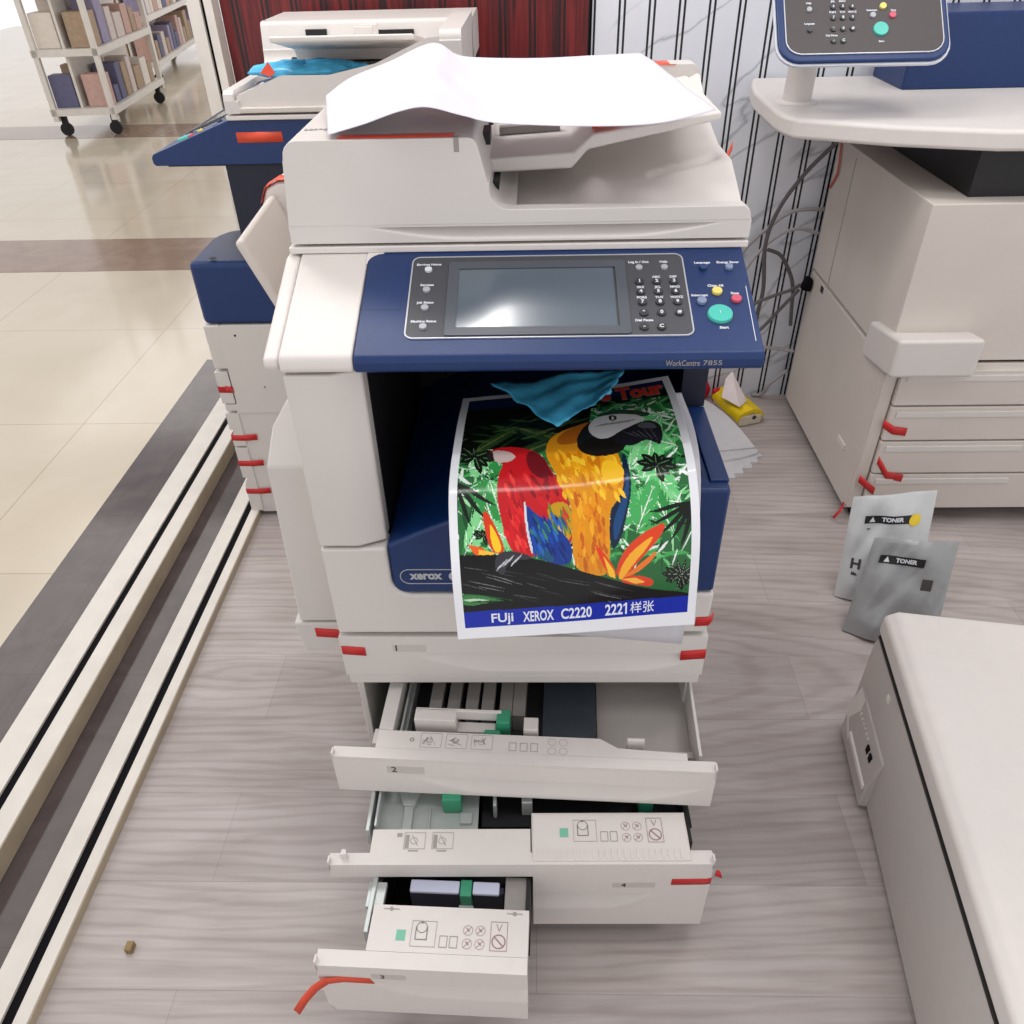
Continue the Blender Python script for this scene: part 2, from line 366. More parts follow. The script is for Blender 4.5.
def fascia(x0, x1, z0, z1, yf, yb, gx0, gx1, zl, dep=.012, hgt=.028, nx=90, nz=44):
    """drawer front: a slab whose face carries a lens-shaped finger scoop below the line zl"""
    def y(x, z):
        if x <= gx0 or x >= gx1 or z >= zl: return yf
        t = (x-gx0)/(gx1-gx0); e = min(1, t/.28)*min(1, (1-t)/.28+ .0); e = math.sin(e*math.pi/2)
        h = hgt*e
        if h < 1e-5 or z < zl-h: return yf
        return yf+dep*e*((z-(zl-h))/h)**1.1
    zs = sorted(set([z0+(z1-z0)*k/nz for k in range(nz+1)]+[zl-.0001, zl+.0001]))
    n = len(zs)-1
    def f(u, v): x = x0+(x1-x0)*u; z = zs[round(v*n)]; return (x, y(x, z), z)
    def g(u, v): return (x0+(x1-x0)*u, yb, zs[round(v*n)])
    return MB().grid(f, nx, n, g)

# ------------------------------------------------------------------ the multifunction printer
CY, CZ, CD, CS = .905, .979, .9418, .3360
def cons_frame(x=0, t=0): return Frame((x, CY+t*CD, CZ+t*CS), (1, 0, 0), (0, CD, CS))

def printer(label, group, opened, O, rz=0, loc=None, detail=True):
    """coordinates below are those of the machine standing at the middle of the room; O is the foot it is measured from"""
    root = thing('multifunction_printer', loc or O, label, 'printer', group, rz)
    def P(mb, name, m, parent=root, bevel=0, lab=None, off=O, **k):
        if not opened: mb.xf(lambda p: (p[0], p[1], p[2]+.030*min(1, max(0, (p[2]-.79)/.16))))
        o = mb.build(name, m, parent, off, bevel, **k)
        if lab: o['label'] = lab
        return o
    # cabinet (hollow where the drawers slide)
    zf = .05 if opened else .014
    cab = MB(); cab.box(-.318, -.306, .936, 1.56, zf, .356); cab.box(.267, .279, .936, 1.56, zf, .356)
    cab.box(-.306, .267, 1.54, 1.56, .05, .356); cab.box(-.306, .267, .936, 1.54, .045, .056)
    P(cab, 'cabinet', WH, bevel=.002)
    inn = MB(); inn.box(-.3055, .2665, 1.50, 1.539, .057, .355); inn.box(-.3055, .2665, 1.15, 1.50, .2415, .2445); inn.box(-.014, -.008, 1.10, 1.5, .057, .2)
    inn.box(-.3055, .2665, .99, 1.5, .3515, .3555)
    P(inn, 'cabinet_interior', BLK)
    for x in (-.27, .23):
        for y in (1.0, 1.5):
            c = MB(); c.cyl((x-.012, y, .024), (x+.012, y, .024), .024); c.box(x-.016, x+.016, y-.012, y+.02, .03, .05)
            P(c, 'caster', BLK)
    P(MB().box(-.32, .281, .908, 1.56, .356, .378), 'middle_frame', WH, bevel=.004)
    # drawer one, always shut
    d1 = P(fascia(-.323, .283, .382, .474, .905, .94, -.20, .30, .434, .022, .044), 'drawer', WH, bevel=.0025)
    fr = Frame((0, .905, 0), (1, 0, 0), (0, 0, 1))
    t = MB(); fr.text(t, '1', -.230, .4475, .019, .0004); P(t, 'numeral', INKD, d1)
    t = MB(); fr.rect(t, -.236, -.18, .4395, .4555, h=.0001); P(t, 'label_sticker', STK, d1)
    P(MB().box(-.30, .262, .942, 1.54, .384, .47), 'paper_tray_housing', WHD)
    # body
    zb = .566 if opened else .604
    low = [(-.322, .481), (.279, .481), (.281, zb)]+[(-.19, zb)]+arc(-.19, zb+.032, .032, 270, 180, 6)[1:]+[(-.222, .661), (-.322, .661)]
    P(MB().prism(low, 'y', .907, .95), 'front_cover', WH, bevel=.005)
    P(MB().prism([(-.322, .907), (-.262, .907), (-.2222, .924), (-.2222, .953), (-.322, .953)], 'z', .6655, .951), 'column_cover', WH, bevel=.004)
    sh = MB(); sh.box(-.321, -.232, .953, 1.56, .48, .951); sh.box(.266, .2812, .951, 1.56, .48, .604); sh.box(-.232, .266, 1.50, 1.56, .48, .951); sh.box(-.232, .266, .951, 1.5, .48, .55)
    P(sh, 'body_shell', WH2, bevel=.002)
    prof = [(-.2215, zb+.001), (.2798, zb+.001), (.2798, .764), (.10, .764), (.06, .759), (0, .748), (-.06, .733), (-.115, .714), (-.17, .69), (-.2215, .664)]
    ot = P(MB().prism(prof, 'y', .911, 1.49), 'output_tray', NAVY, bevel=.006 if opened else .014)
    if opened: rim = MB(); rim.box(.252, .2800, .93, 1.14, .762, .768); P(rim, 'tray_rim', NAVY, ot, bevel=.002)
    if opened:
        s = MB(); s.box(.208, .236, .955, .985, .7645, .7655); P(s, 'slot_light_plate', GREYP, ot)  # grey plate: light showing through the notch, put in as colour
        for x_ in (.2, .236): P(MB().box(x_, x_+.008, .945, 1.0, .764, .768), 'slot_edge', NAVYD, ot, bevel=.001)
    ob = MB(); ob.box(-.231, -.2225, .954, 1.49, .60, .951); P(ob, 'output_bay_side', BLK); ob = MB(); ob.box(-.2225, .24, 1.40, 1.499, .66, .951); P(ob, 'output_bay_back', BLK); ot2 = MB(); ot2.box(.24, .2795, 1.14 if opened else 1.058, 1.499, .768, .951)  # bay side and back are black: shade under the console put into their colour
    P(ot2, 'output_bay_wall', NAVYD)
    P(MB().box(-.222, .28, .93, 1.499, .9515, .954), 'output_bay_ceiling', BLK)
    # maker's badge on the blue front
    fb = Frame((0, .911, 0), (1, 0, 0), (0, 0, 1))
    t = MB(); q = fit_text('xerox', -.193, -.142, .602, .0125, .0005); t.add([fb.p(p[0], p[1], .0003+p[2]) for p in q.v], q.f); P(t, 'maker_lettering', SILVER); P(fb.disc(MB(), -.1235, .602, .0088, 0, .0008), 'maker_sphere', SILVER)
    t = MB(); fb.rrect_ring(t, -.208, -.062, .587, .617, .0149, .0012, 0, .0008); P(t, 'badge_outline', SILVER)
    # console
    prb = [(.906, .955), (.901, .960), (.9005, .972), (.905, .979), (.912, .9815), (1.088, 1.045), (1.50, 1.045), (1.50, .955)]
    P(MB().prism(prb, 'x', -.226, .288), 'console', NAVY, bevel=.002)
    prw = [(.907, .955), (.902, .960), (.9025, .972), (.907, .979), (1.088, 1.0445), (1.55, 1.0445), (1.55, .955)]
    P(MB().prism(prw, 'x', -.322, -.2275), 'console_end_cover', PW, bevel=.004)
    P(MB().prism([(.915, .955), (.907, .962), (.909, .974), (1.088, 1.042), (1.55, 1.042), (1.55, .955)], 'x', -.344, -.3235), 'scanner_side_cover', PW, bevel=.007)
    P(MB().box(-.338, .296, 1.088, 1.56, 1.0455, 1.0545), 'scanner_frame', PW, bevel=.002)
    f = cons_frame()
    cpts = [(-.2285, .1955), (-.2285, .172)]+[(-.2055+.0215*math.cos(R(q)), .172+.0215*math.sin(R(q))) for q in (180, 162, 144, 126, 108, 90)]+[(-.2055, .1955)]
    ck = MB(); nn_ = len(cpts); ck.add([f.p(a, b, .0002) for a, b in cpts]+[f.p(a, b, .0012) for a, b in cpts], [tuple(range(nn_))[::-1], tuple(range(nn_, 2*nn_))]+[(q, (q+1) % nn_, (q+1) % nn_+nn_, q+nn_) for q in range(nn_)]); P(ck, 'console_corner', PW)
    cp = P(f.rrect(MB(), -.163, .2035, .029, .183, .010, -.001, .0012), 'control_panel', PANEL)
    P(f.rrect_ring(MB(), -.1645, .205, .0275, .1845, .0115, .0018, 0, .0018), 'panel_trim', SILVER, cp)
    fl = MB(); f.frame(fl, -.226, -.173, .082, .165, .0006, .0001); P(fl, 'cover_flap', NAVYD)
    ln = MB(); f.line(ln, .2795, .018, .2835, .187, .0009, .0001); P(ln, 'edge_line', INK)
    bz = MB(); f.rrect_ring(bz, -.113, .1255, .031, .171, .004, .014, .0, .0035); P(bz, 'screen_bezel', BEZ, cp)
    P(f.rrect(MB(), -.0995, .1085, .0365, .165, .001, .0, .002), 'touch_screen', SCREEN, cp)
    for a0, a1, b0, b1 in ((-.1015, .1105, .163, .166), (-.1015, .1105, .035, .0368)): P(f.rect(MB(), a0, a1, b0, b1, h=.0022), 'screen_edge', BLK, cp)
    for b_, m_ in ((.1573, INK), (.1176, KEYG), (.0831, KEYG), (.0481, KEYG)):
        k = MB(); f.disc(k, -.141, b_, .0052, 0, .004); P(k, 'round_button', m_, cp)
    for a_ in (.144, .178):
        k = MB(); f.disc(k, a_, .1555, .0048, 0, .004); P(k, 'round_button', KEYG, cp)
    num = '123456789*0#'; keys = []
    for r_ in range(4):
        for c_ in range(3): keys.append((.1425+c_*.0228+r_*.0004, .1275-r_*.0197, num[r_*3+c_]))
    keys += [(.142, .043, '-'), (.164, .043, 'C')]
    for a_, b_, ch in keys:
        k = P(f.disc(MB(), a_, b_, .0062, 0, .0035, 18), 'keypad_key', KEY, cp)
        if detail:
            t = MB(); f.text(t, ch, a_, b_, .008, .0003, h=.0038); P(t, 'key_numeral', INK, cp)
    for nm, a_, b_, r_, m_ in (('start_button', .241, .0649, .0165, GREENB), ('clear_all_button', .2425, .1075, .0070, YEL), ('interrupt_button', .2205, .0895, .0065, KEYLB), ('stop_button', .2655, .0925, .0070, REDB),
                            ('energy_saver_button', .2645, .1545, .0055, KEYLB), ('language_button', .2300, .1545, .0055, KEYB)):
        P(f.disc(MB(), a_, b_, r_+.0012, 0, .0006), 'button_collar', NAVYD)
        P(f.disc(MB(), a_, b_, r_, 0, .0045, 32), nm, m_, bevel=.0008)
    if detail:
        t = MB()
        for s_, a_, b_ in (('Services Home', -.141, .1685), ('Services', -.141, .1275), ('Job Status', -.141, .0935), ('Machine Status', -.141, .0585), ('Log In / Out', .144, .1675), ('Help', .178, .1675),
                           ('ABC', .1655, .1372), ('DEF', .188, .1372), ('GHI', .143, .1175), ('JKL', .166, .1175), ('MNO', .1885, .1175), ('PQRS', .1433, .0978), ('TUV', .1662, .0978), ('WXYZ', .189, .0978), ('Dial Pause', .143, .0555)):
            f.text(t, s_, a_, b_, .0055, .00022, h=.0015)
        P(t, 'panel_lettering', INK, cp)
        t = MB()
        for s_, a_, b_ in (('Language', .230, .1655), ('Energy Saver', .2645, .1655), ('Clear All', .242, .1195), ('Interrupt', .219, .1015), ('Stop', .2655, .1045), ('Start', .243, .0415), ('i', .241, .0660)):
            f.text(t, s_, a_, b_, .0058 if s_ != 'i' else .006, .00022, h=.0006 if s_ != 'i' else .0048)
        P(t, 'button_lettering', INK)
        ff = Frame((0, .9005, 0), (1, 0, 0), (0, 0, 1)); t = MB()
        
        for w_, a0, a1 in (('WorkCentre', .166, .2085), ('7855', .2125, .236)):
            q = fit_text(w_, a0, a1, .9665, .0078 if w_ != '7855' else .0066); t = MB(); t.add([ff.p(p[0], p[1], .0003+p[2]) for p in q.v], q.f); P(t, 'model_lettering', INKG)
    # document feeder
    df = P(fascia(-.333, .296, 1.0585, 1.0825, 1.0905, 1.122, -.22, .255, 1.0795, .020, .0185), 'document_feeder', WH)
    P(MB().box(-.333, .296, 1.12, 1.60, 1.0585, 1.07), 'feeder_base', WH2, df, bevel=.003)
    hp = [(-.3315, 1.0985), (-.325, 1.165)]+arc(-.3035, 1.171, .020, 180, 90, 5)+[(-.088, 1.191)]+arc(-.082, 1.179, .012, 90, 15, 4)+[(-.058, 1.135)]+arc(-.030, 1.1275, .0265, 165, 270, 6)+[(-.02, 1.0985)]
    P(MB().prism(hp, 'y', 1.112, 1.60), 'feeder_cover', WH, df, bevel=.002, angle=40)
    fp = [(-.333, 1.0822)]+hp[1:-1]+[(.284, 1.101), (.292, 1.095), (.295, 1.0822)]
    P(MB().prism(fp, 'y', 1.090, 1.1125), 'feeder_front', WH, df, bevel=.0045, angle=40)
    for y0, y1, z0, z1, x0, x1 in ((1.16, 1.50, 1.098, 1.118, -.075, -.046), (1.20, 1.25, 1.158, 1.174, -.078, -.058), (1.32, 1.46, 1.160, 1.170, -.078, -.058)): P(box(x0, x1, y0, y1, z0, z1), 'paper_slot', BLK, df)
    lt = MB(); lt.box(-.1, -.093, 1.0898, 1.10, 1.174, 1.1916); P(lt, 'indicator_lamp', GREYP, df)
    zr = lambda y: float(np.interp(y, [1.12, 1.22, 1.32, 1.42, 1.53, 1.6], [1.092, 1.128, 1.127, 1.146, 1.19, 1.19]))
    def tray(u, v):
        x = -.03+.318*u; y = 1.118+.44*v
        fx = max(0, min(1, (x+.0)/.288))**1.2
        z = 1.084+fx*(zr(y)-1.084)
        z += .020*math.exp(-((x-.085)/.022)**2)*math.exp(-((y-1.19)/.05)**2)
        z -= .012*(1/(1+math.exp((abs(x-.225)-.05)/.003)))*(1/(1+math.exp((abs(y-1.235-.25*(x-.2))-.012)/.002)))
        return (x, y, z)
    P(MB().grid(tray, 80, 70, lambda u, v: (tray(u, v)[0], tray(u, v)[1], 1.068)), 'output_shelf', PW, df)
    it = [(-.068, 1.120), (.058, 1.124), (.080, 1.149), (.262, 1.184), (.262, 1.195), (.086, 1.170), (.060, 1.146), (-.068, 1.139)]
    P(MB().prism(it, 'y', 1.20, 1.50), 'input_tray', PW, df, bevel=.004)
    g = MB(); g.box(.0, .0025, 1.215, 1.33, 1.1405, 1.1425); P(g, 'guide_slot', BLK, df)
    gm = MB().prism([(-.05, 1.141), (.045, 1.144), (.045, 1.158), (-.05, 1.153)], 'y', 1.34, 1.355); P(gm, 'width_guide', GREYP, df, bevel=.002)
    rr = MB().prism([(-.08, 1.06), (.296, 1.06), (.296, 1.185)]+arc(.276, 1.186, .018, 0, 90, 5)+[(-.08, 1.203)], 'y', 1.555, 1.60); P(rr, 'rear_wall', WH, df, bevel=.006)
    for x in (.085, .15): P(MB().box(x, x+.012, 1.36, 1.40, 1.15+x*.12, 1.195+x*.03), 'width_guide', PW, df, bevel=.002)
    # left side: duplex cover and bypass tray
    sd = MB(); xr = -.3225
    sec = [(1.0, .415, -.420), (1.0, .748, -.411), (1.035, .800, -.402), (1.09, .868, -.352), (1.50, .868, -.352), (1.50, .415, -.420)]
    sd.add([(x, y, z) for y, z, x in sec]+[(xr, y, z) for y, z, x in sec], [(0, 1, 2, 3, 4, 5), (11, 10, 9, 8, 7, 6)]+[(i_, (i_+1) % 6, (i_+1) % 6+6, i_+6) for i_ in range(6)])
    P(sd, 'side_door', WH, bevel=.005)
    P(MB().prism([(xr, .338), (-.424, .338), (-.432, .411), (xr, .411)], 'y', 1.0, 1.5), 'side_base_cover', WH, bevel=.005)
    by = MB()
    q0 = Vector((-.345, 1.17, .79)); q1 = Vector((-.452, 1.17, 1.028)); n_ = Vector((.238, 0, .107)).normalized(); TH = .015
    by.add([q0, q1+Vector((0, .02, 0)), q1+Vector((-.010, .27, .004)), q0+Vector((0, .33, 0))]+[p+n_*TH for p in (q0, q1+Vector((0, .02, 0)), q1+Vector((-.010, .27, .004)), q0+Vector((0, .33, 0)))],
           [(0, 1, 2, 3), (7, 6, 5, 4), (0, 4, 5, 1), (1, 5, 6, 2), (2, 6, 7, 3), (3, 7, 4, 0)])
    bt = P(by, 'bypass_tray', WH2, bevel=.006, seg=4)
    for y_ in (1.235, 1.30): 
        r1 = MB().add([q0+n_*(TH+.0005)+Vector((0, y_-1.17, 0)), q1+n_*(TH+.0005)+Vector((.006, y_-1.17, -.03)), q1+n_*(TH+.0005)+Vector((.006, y_-1.165, -.03)), q0+n_*(TH+.0005)+Vector((0, y_-1.165, 0))], [(0, 1, 2, 3)])
        solid(P(r1, 'tray_rib', WHD, bt), .004)
    ex = MB(); ex.prism([(-.470, .85), (-.472, 1.02), (-.462, 1.045), (-.440, 1.056), (-.395, 1.058), (-.385, 1.04), (-.375, .85)], 'y', 1.42, 1.50); P(ex, 'bypass_extension', PW, bt, bevel=.007)
    # drawers 2, 3, 4
    def gfx_cover(fr, par, dx=0):
        g1 = MB(); fr.rect(g1, -.132+dx, -.116+dx, .015, .033); P(g1, 'green_mark', MINT, par, off=(0, 0, 0))
        g2 = MB(); fr.frame(g2, -.106+dx, -.062+dx, .006, .05, .0005)
        for w_ in ((-.098, .018, -.078, .018), (-.098, .018, -.098, .04), (-.078, .018, -.078, .04)): fr.line(g2, w_[0]+dx, w_[1], w_[2]+dx, w_[3], .0016)
        fr.ring(g2, -.088+dx, .039, .010, .0014); fr.rect(g2, -.090+dx, -.086+dx, .046, .049)
        for a in (-.055, -.037): fr.frame(g2, a+dx, a+.014+dx, .006, .026, .0008)
        P(g2, 'pictogram', INKM, par, off=(0, 0, 0))
        g3 = MB()
        for a in (-.006, .016):
            for b in (.014, .037): fr.ring(g3, a+dx, b, .0088, .0008); fr.line(g3, a-.006+dx, b-.006, a+.006+dx, b+.006); fr.line(g3, a-.003+dx, b+.004, a+.003+dx, b-.002, .0016)
        P(g3, 'prohibition_mark', INKR, par, off=(0, 0, 0))
        g4 = MB(); fr.frame(g4, .034+dx, .064+dx, .004, .054, .0008); fr.ring(g4, .049+dx, .02, .0125, .0022); fr.line(g4, .040+dx, .029, .058+dx, .011, .0022); fr.line(g4, .049+dx, .038, .044+dx, .050, .001); fr.line(g4, .049+dx, .038, .054+dx, .05, .001)
        P(g4, 'warning_mark', INKR, par, off=(0, 0, 0))
    def drawer(zlo, zhi, pivot, yaw):
        """returns an origin function for a drawer: mesh coordinates minus pivot"""
        return None
    def put(mb, name, m, piv, yaw, bevel=0, parent=None, **k):
        if parent is None:
            o = mb.build(name, m, root, piv, bevel, **k); o.location = Vector(piv)-Vector(O); o.rotation_euler = (0, 0, R(yaw)); return o
        return mb.build(name, m, parent, piv, bevel, **k)
    if opened:
        # ---- drawer two
        pv = (-.022, .76, .25)
        fm = fascia(-.330, .286, .247, .334, .757, .777, -.20, .27, .294, .0195, .042)
        fm.box(-.330, .286, .757, .777, .3345, .339); fm.box(-.330, -.3272, .757, .769, .32, .347); fm.box(.2832, .286, .757, .769, .32, .347)
        fm.prism([(-.262, .7765), (.242, .7765), (.242, .790), (.132, .795), (.104, .812), (-.262, .812)], 'z', .275, .339)
        d = put(fm, 'drawer', PW, pv, -2.7, .0015)
        t = MB(); wl = t; t.box(-.262, -.238, .812, 1.35, .262, .343); t.box(-.275, -.262, .80, .83, .30, .318)
        t.box(.262, .267, .79, 1.35, .262, .335); t.box(-.262, .265, .812, 1.35, .256, .262)
        put(t, 'tray_wall', WH, pv, 0, .001, d)
        t = MB(); t.box(.103, .262, .80, 1.30, .263, .272); t.box(.103, .262, .81, .822, .272, .30); put(t, 'tray_floor', WHD, pv, 0, .001, d)
        t = MB(); t.box(.008, .10, .815, 1.25, .280, .292); put(t, 'lift_plate', METALD, pv, 0, .001, d)
        t = MB(); t.box(-.238, .02, .814, 1.3, .2625, .268); put(t, 'mechanism_floor', DARK, pv, 0, 0, d)
        for x in (-.192, -.16, -.128, -.1, -.068, -.045): put(MB().box(x, x+.022, .875, 1.02, .268, .31), 'floor_rib', GREYP, pv, 0, .001, d)
        t = MB(); t.box(-.205, -.135, .826, .850, .268, .352); t.box(-.205, -.06, .846, .852, .33, .352); t.box(-.135, -.07, .826, .846, .268, .325); put(t, 'side_guide', PW, pv, 0, .0015, d)
        t = MB(); t.box(-.068, -.045, .828, .856, .31, .35); t.box(-.092, -.06, .822, .842, .312, .322); t.cyl((-.088, .824, .325), (-.06, .824, .325), .006); put(t, 'release_clip', GREEN, pv, 0, .003, d)
        t = MB(); t.box(-.022, .002, .82, .845, .268, .345); put(t, 'end_guide', PW, pv, 0, .0015, d)
        t = MB(); t.box(.148, .176, .806, .812, .272, .345); t.box(.150, .174, .812, .832, .272, .300); put(t, 'stop_tab', PW, pv, 0, .0015, d)
        t = MB(); t.box(-.236, -.224, .82, 1.3, .268, .30); t.box(-.232, -.228, .82, 1.3, .30, .32); put(t, 'slide_rail', METAL, pv, 0, .0005, d)
        f2 = Frame((0-pv[0], .757-pv[1], 0-pv[2]), (1, 0, 0), (0, 0, 1)); Z0 = (0, 0, 0)
        t = MB(); f2.text(t, '2', -.230, .310, .019, .0004); P(t, 'numeral', INKD, d, off=Z0)
        t = MB(); f2.rect(t, -.242, -.18, .301, .319, h=.0001); P(t, 'label_sticker', STK, d, off=Z0)
        ft = Frame((0-pv[0], .777-pv[1], .339-pv[2]), (1, 0, 0), (0, 1, 0)); g = MB()
        for a in (-.190, -.148, -.106):
            ft.frame(g, a, a+.035, .004, .032, .0004)
            for q in range(7): ft.line(g, a+random.uniform(.003, .025), random.uniform(.008, .027), a+random.uniform(.003, .027), random.uniform(.008, .028), .0008)
            ft.ring(g, a+.016, .018, .005, .0008)
        for a in (-.044, -.026, -.009): ft.frame(g, a, a+.012, .004, .020, .0007)
        for a in (.026, .044):
            for b in (.007, .024): ft.ring(g, a, b, .0068, .0006)
        ft.ring(g, -.204, .018, .004, .002)
        P(g, 'pictogram', INKG, d, off=Z0)
        # ---- drawer four
        pv = (-.02, .645, .10)
        fm = fascia(-.0045, .277, .048, .236, .645, .670, -.10, .19, .152, .023, .050)
        fm.box(-.325, -.0046, .645, .654, .204, .236); fm.box(-.325, .277, .645, .665, .2362, .2398)
        fm.box(-.325, -.3222, .645, .656, .225, .249); fm.box(.2742, .277, .645, .656, .225, .251); fm.prism([(-.306, .655), (-.296, .655), (-.298, .664), (-.304, .664)], 'z', .236, .253)
        fm.box(-.262, -.008, .665, .705, .2055, .2398); fm.box(-.006, .243, .664, .733, .19, .2398)
        d = put(fm, 'drawer', PW, pv, .5, .0013)
        t = MB(); t.box(-.004, .241, .650, .729, .2398, .2432); put(t, 'instruction_plate', PW, pv, 0, .001, d)
        rb = MB()
        for q in range(24): rb.box(.001+q*.0098, .0050+q*.0098, .652, .668, .2432, .2446)
        rb = put(rb, 'plate_ribbing', PW, pv, 0, .0003, d)
        t = MB(); t.box(-.268, -.095, .706, 1.1, .2065, .2095); t.box(-.274, -.268, .70, 1.1, .2065, .245); t.box(-.262, -.258, .71, .9, .21, .243); t.box(-.22, -.205, .712, .76, .2095, .218); t.prism([(-.222, .76), (-.203, .76), (-.195, .785), (-.23, .785)], 'z', .2095, .222)
        t.box(-.178, -.175, .712, .76, .2095, .214); t.box(-.125, -.105, .73, .75, .2095, .216); put(t, 'metal_tray', METAL, pv, 0, .0008, d)
        t = MB(); t.box(-.155, -.123, .752, .785, .21, .248); put(t, 'release_clip', GREEN, pv, 0, .003, d)
        t = MB(); t.box(-.09, .262, .735, 1.1, .19, .196); t.box(.246, .252, .69, 1.1, .10, .225); put(t, 'inner_floor', BLK, pv, 0, 0, d)
        t = MB(); t.box(.0, .24, .74, 1.1, .07, .19); put(t, 'paper_well', BLK, pv, 0, 0, d)
        t = MB(); t.box(-.022, -.004, .755, .77, .197, .235); t.box(-.07, -.064, .75, .77, .197, .235); put(t, 'bracket', METAL, pv, 0, .002, d)
        t = MB(); t.box(.175, .198, .755, .775, .197, .240); put(t, 'green_stop', GREEN, pv, 0, .002, d)
        f4 = Frame((0-pv[0], .645-pv[1], 0-pv[2]), (1, 0, 0), (0, 0, 1))
        t = MB(); f4.text(t, '4', .140, .177, .016, .0004); P(t, 'numeral', INKD, d, off=Z0)
        t = MB(); f4.rect(t, .122, .19, .170, .184, h=.0001); P(t, 'label_sticker', STK, d, off=Z0)
        ft = Frame((.150-pv[0], .676-pv[1], .2432-pv[2]), (1, 0, 0), (0, 1, 0)); ft.sc = .84; gfx_cover(ft, d, .0)
        ft = Frame((0-pv[0], .665-pv[1], .2398-pv[2]), (1, 0, 0), (0, 1, 0)); g = MB()
        for a in (-.21, -.165):
            ft.frame(g, a, a+.034, .006, .034, .0006); ft.rect(g, a+.002, a+.008, .008, .030); ft.ring(g, a+.016, .02, .006, .001); ft.line(g, a+.012, .03, a+.022, .012, .001); ft.rect(g, a+.008, a+.024, .002, .004)
        ft.rect(g, -.222, -.214, .027, .033)
        P(g, 'pictogram', INKG, d, off=Z0)
        t = strip([(.215, .6446, .196), (.268, .6446, .197), (.2775, .6448, .199), (.2778, .652, .203)], (0, 0, -.018)); solid(put(t, 'red_tape', TAPE, pv, 0, 0, d), .0004)
        t = MB().add([(.2785, .64, .215), (.2905, .637, .213), (.286, .641, .227), (.281, .643, .227)], [(0, 1, 2, 3)]); solid(put(t, 'red_tape', TAPE, pv, 0, 0, d), .0005)
        # ---- drawer three
        pv = (-.166, .505, .10); dy3 = -.006
        fm = fascia(-.320, -.0135, .066, .214, .505, .528, -.25, .12, .170, .021, .046)
        k0 = [i for i, p in enumerate(fm.v)]
        fm.v = [(x+max(0, (.085-z)*.55) if x < -.3195 else x, y, z) for x, y, z in fm.v]
        fm.box(-.320, -.0135, .505, .528, .2142, .2178); fm.box(-.320, -.3172, .505, .516, .20, .228)
        fm.box(-.250, -.0135, .5285, .596, .18, .2178)
        d = put(fm, 'drawer', PW, pv, -2.0, .0013); d.location.y += dy3
        t = MB(); t.box(-.262, -.255, .56, .66, .12, .205); t.box(-.268, -.24, .60, .64, .19, .2); put(t, 'side_bracket', METAL, pv, 0, .001, d)
        t = MB(); t.box(-.254, -.248, .597, .95, .065, .198); t.box(-.0195, -.0135, .597, .95, .065, .198); t.box(-.248, -.0195, .597, .95, .065, .07); put(t, 'tray_box', BLK, pv, 0, .001, d)
        t = MB(); t.box(-.205, -.055, .632, .644, .07, .192); put(t, 'lift_frame', NAVYD, pv, 0, .002, d)
        for a0, a1 in ((-.203, -.125), (-.104, -.062)): put(MB().box(a0, a1, .628, .648, .192, .1985), 'top_bar', LILAC, pv, 0, .002, d)
        t = MB(); t.box(-.1235, -.1055, .623, .650, .160, .1995); put(t, 'release_clip', GREEN, pv, 0, .002, d)
        t = MB(); t.box(-.126, -.103, .619, .623, .165, .172); put(t, 'metal_latch', METAL, pv, 0, .001, d)
        t = MB(); t.box(-.053, -.0195, .60, .66, .07, .193); put(t, 'grey_panel', GREYP, pv, 0, .001, d)
        f3 = Frame((0-pv[0], .505-pv[1], 0-pv[2]), (1, 0, 0), (0, 0, 1))
        t = MB(); f3.text(t, '3', -.224, .190, .015, .0004); P(t, 'numeral', INKD, d, off=Z0)
        t = MB(); f3.rect(t, -.240, -.19, .183, .197, h=.0001); P(t, 'label_sticker', STK, d, off=Z0)
        ft = Frame((-.098-pv[0], .532-pv[1], .2178-pv[2]), (1, 0, 0), (0, 1, 0)); ft.sc = .84; gfx_cover(ft, d, .0)
        for a in (-.222, -.035):
            g = MB(); fm_ = Frame((a-pv[0], .590-pv[1], .2178-pv[2]), (1, 0, 0), (0, 1, 0)); fm_.disc(g, 0, 0, .003, 0, .0015); fm_.line(g, -.012, 0, .012, 0, .0012); P(g, 'screw_mark', INKG, d, off=Z0)
        t = strip([(-.3515, .468, .158), (-.340, .480, .172), (-.327, .492, .181), (-.312, .501, .1845), (-.29, .5045, .1845), (-.244, .5045, .1835)], (.006, 0, -.017)); solid(put(t, 'red_tape', TAPEO, pv, 0, 0, d), .0005)
        # tapes on the closed parts
        for pts, wv in (([(-.3215, .9043, .454), (-.282, .9043, .450)], (0, 0, -.020)), ([(.242, .9043, .4405), (.2835, .9043, .4445)], (0, 0, -.022)), ([(.258, .9063, .5165), (.280, .9063, .518), (.287, .912, .523)], (0, 0, -.020))):
            solid(P(strip(pts, wv), 'red_tape', TAPE), .0004)
        solid(P(strip([(-.396, .9995, .3990), (-.325, .9995, .3925)], (0, 0, -.022)), 'red_tape', TAPE), .0004)
        solid(P(strip([(-.3186, .939, .30), (-.3186, .939, .27)], (0, .012, 0)), 'red_tape', TAPE), .0004)
        solid(P(strip([(-.250, 1.094, 1.1918), (-.10, 1.094, 1.1918)], (0, .022, 0)), 'red_tape', TAPEO, df), .0006)
        solid(P(strip([(.085, 1.199, 1.176), (.125, 1.199, 1.182)], (0, .05, 0)), 'red_tape', TAPEO, df), .0006)
        solid(P(strip([(.215, 1.553, 1.2035), (.25, 1.553, 1.2035)], (0, .045, 0)), 'red_tape', TAPEO, df), .0008)
        solid(P(strip([(.297, 1.30, 1.10), (.313, 1.33, 1.115)], (.001, .004, .012)), 'red_tape', TAPEO, df), .0008)
